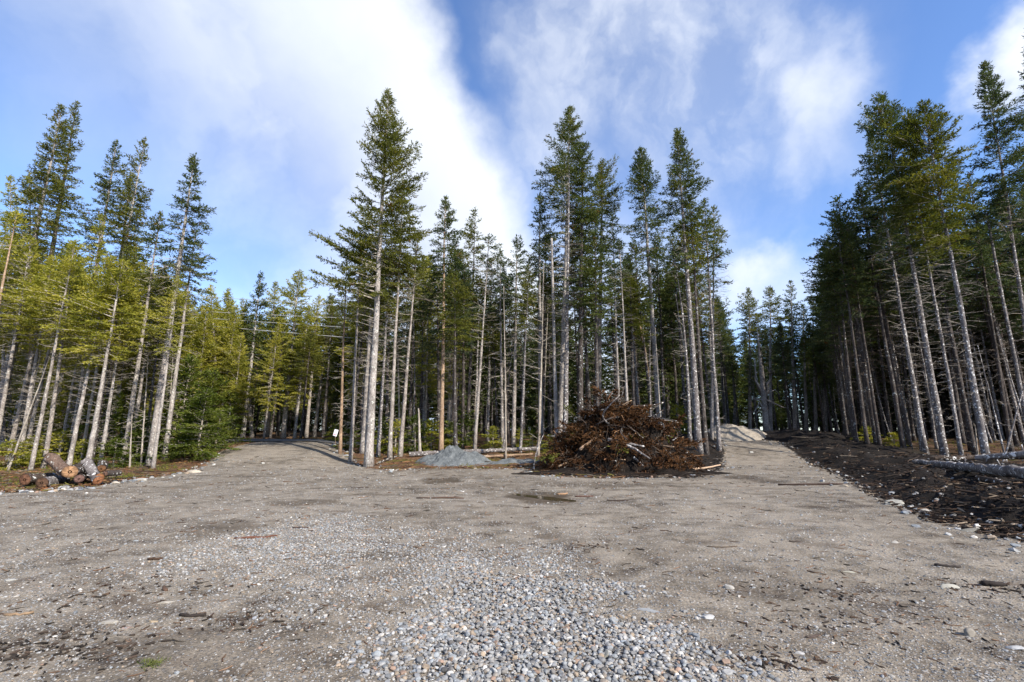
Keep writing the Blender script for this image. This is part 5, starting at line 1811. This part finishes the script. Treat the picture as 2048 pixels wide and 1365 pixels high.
# ------------------------------------------------------------------ sign beyond the road
def build_sign():
    y = 31.0
    c = at_depth(671, 866, y)
    root = empty('paper_sign', (c[0], y, float(gz(c[0], y))), 'small white sign with blue and red print, tilted beside the road', 'sign')
    z0 = root.location.z
    hh = c[2] - z0
    w, h = 0.125, 0.21

    def box(G, x0, x1, zz0, zz1, y0, y1, colr):
        V = [(a, b, d) for a in (x0, x1) for b in (y0, y1) for d in (zz0, zz1)]
        F = [(0, 1, 3, 2), (4, 6, 7, 5), (0, 4, 5, 1), (2, 3, 7, 6), (0, 2, 6, 4), (1, 5, 7, 3)]
        G.add(V, [F], colr)
    G = Geo()
    # slightly curled sheet
    xs = np.linspace(-w, w, 7)
    V = []
    for k, zz in enumerate(np.linspace(-h, h, 7)):
        for x in xs:
            V.append((x, 0.02 * (x / w) ** 2, zz))
    V = np.array(V)
    idx = np.arange(49).reshape(7, 7)
    F = np.stack([idx[:-1, :-1], idx[:-1, 1:], idx[1:, 1:], idx[1:, :-1]], -1).reshape(-1, 4)
    V2 = np.concatenate([V, V + [0, 0.006, 0]])
    G.add(V2, [F, (F + 49)[:, ::-1]], (0.80, 0.81, 0.88))
    sheet = obj('sheet', G.mesh('sheet', M['stone'], True), root)
    G = Geo()
    for k, xx in enumerate((-0.075, -0.035, 0.005, 0.045)):
        box(G, xx, xx + 0.026, -0.135, -0.085, -0.006, -0.002, (0.50, 0.05, 0.16))
        box(G, xx + 0.008, xx + 0.018, -0.165, -0.135, -0.006, -0.002, (0.50, 0.05, 0.16)) if k % 2 else None
    obj('red_print', G.mesh('red_print', M['stone'], False), sheet)
    G = Geo()
    for xx, zz, ww in ((-0.06, 0.10, 0.03), (-0.05, 0.07, 0.02), (0.03, 0.02, 0.02), (0.0, -0.03, 0.05)):
        box(G, xx, xx + ww, zz, zz + 0.018, -0.006, -0.002, (0.10, 0.16, 0.42))
    obj('blue_print', G.mesh('blue_print', M['stone'], False), sheet)
    sheet.location = (0, 0, hh)
    sheet.rotation_euler = (0, R(-14) * -1, 0)
    V, F = tubes(np.array([[(0.03, 0.03, -0.2), (0.02, 0.03, hh * 0.5), (0.0, 0.03, hh + 0.1)]]), np.array([[0.014, 0.014, 0.012]]), 6, cap=True)
    G = Geo()
    G.add(V, F, (0.30, 0.22, 0.14))
    obj('stake', G.mesh('stake', M['wood'], True), root)


build_sign()


# ------------------------------------------------------------------ power lines over the cross road
def build_lines():
    m, g, out = new_mat('cable_metal')
    princ(g, out, (0.30, 0.31, 0.32), 0.5, None, spec=0.4)
    for i, (v0, v1, v2, lb) in enumerate([(548, 598, 612, 'topmost overhead cable crossing before the far trees'), (585, 627, 634, 'second overhead cable from the top before the far trees'),
                                          (600, 641, 655, 'third overhead cable from the top before the far trees'), (618, 657, 678, 'lowest and darkest overhead cable before the far trees')]):
        y = 35.5
        A, B = at_depth(-900, v0 - 90, y), at_depth(800, v2 + 6, y + 5)
        s = np.linspace(0, 1, 60)
        P = A + (B - A) * s[:, None]
        mid = at_depth(470, v1, y + 4)
        k = np.interp(mid[0], P[:, 0], s)
        sag = (np.interp(k, s, P[:, 2]) - mid[2]) / (4 * k * (1 - k))
        P[:, 2] -= sag * 4 * s * (1 - s)
        c = P[0].copy()
        V, F = tubes((P - c)[None], np.full((1, 60), 0.02 if i < 3 else 0.026), 6, cap=True)
        o = obj('overhead_cable', mesh_np('overhead_cable', V, F, m, True), label=lb, cat='cable', group='overhead cables')
        o.location = c


build_lines()


def build_tuft():
    rng = np.random.RandomState(8)
    p = wp(302, 1338)
    n = 160
    P = rng.normal(0, 0.028, (n, 3)) * [1.4, 0.9, 0]
    D_ = norm(rng.normal(0, 0.7, (n, 3)) + [0.3, 0, 0.5])
    V, F = spray_quads(rng, P, D_, rng.uniform(0.02, 0.05, n), rng.uniform(0.004, 0.009, n))
    o = obj('fir_sprig', mesh_np('fir_sprig', V, [F], M['spruce'], False), label='small green fir sprig lying on the gravel', cat='sprig')
    o.location = p + np.array([0, 0, 0.01])


build_tuft()
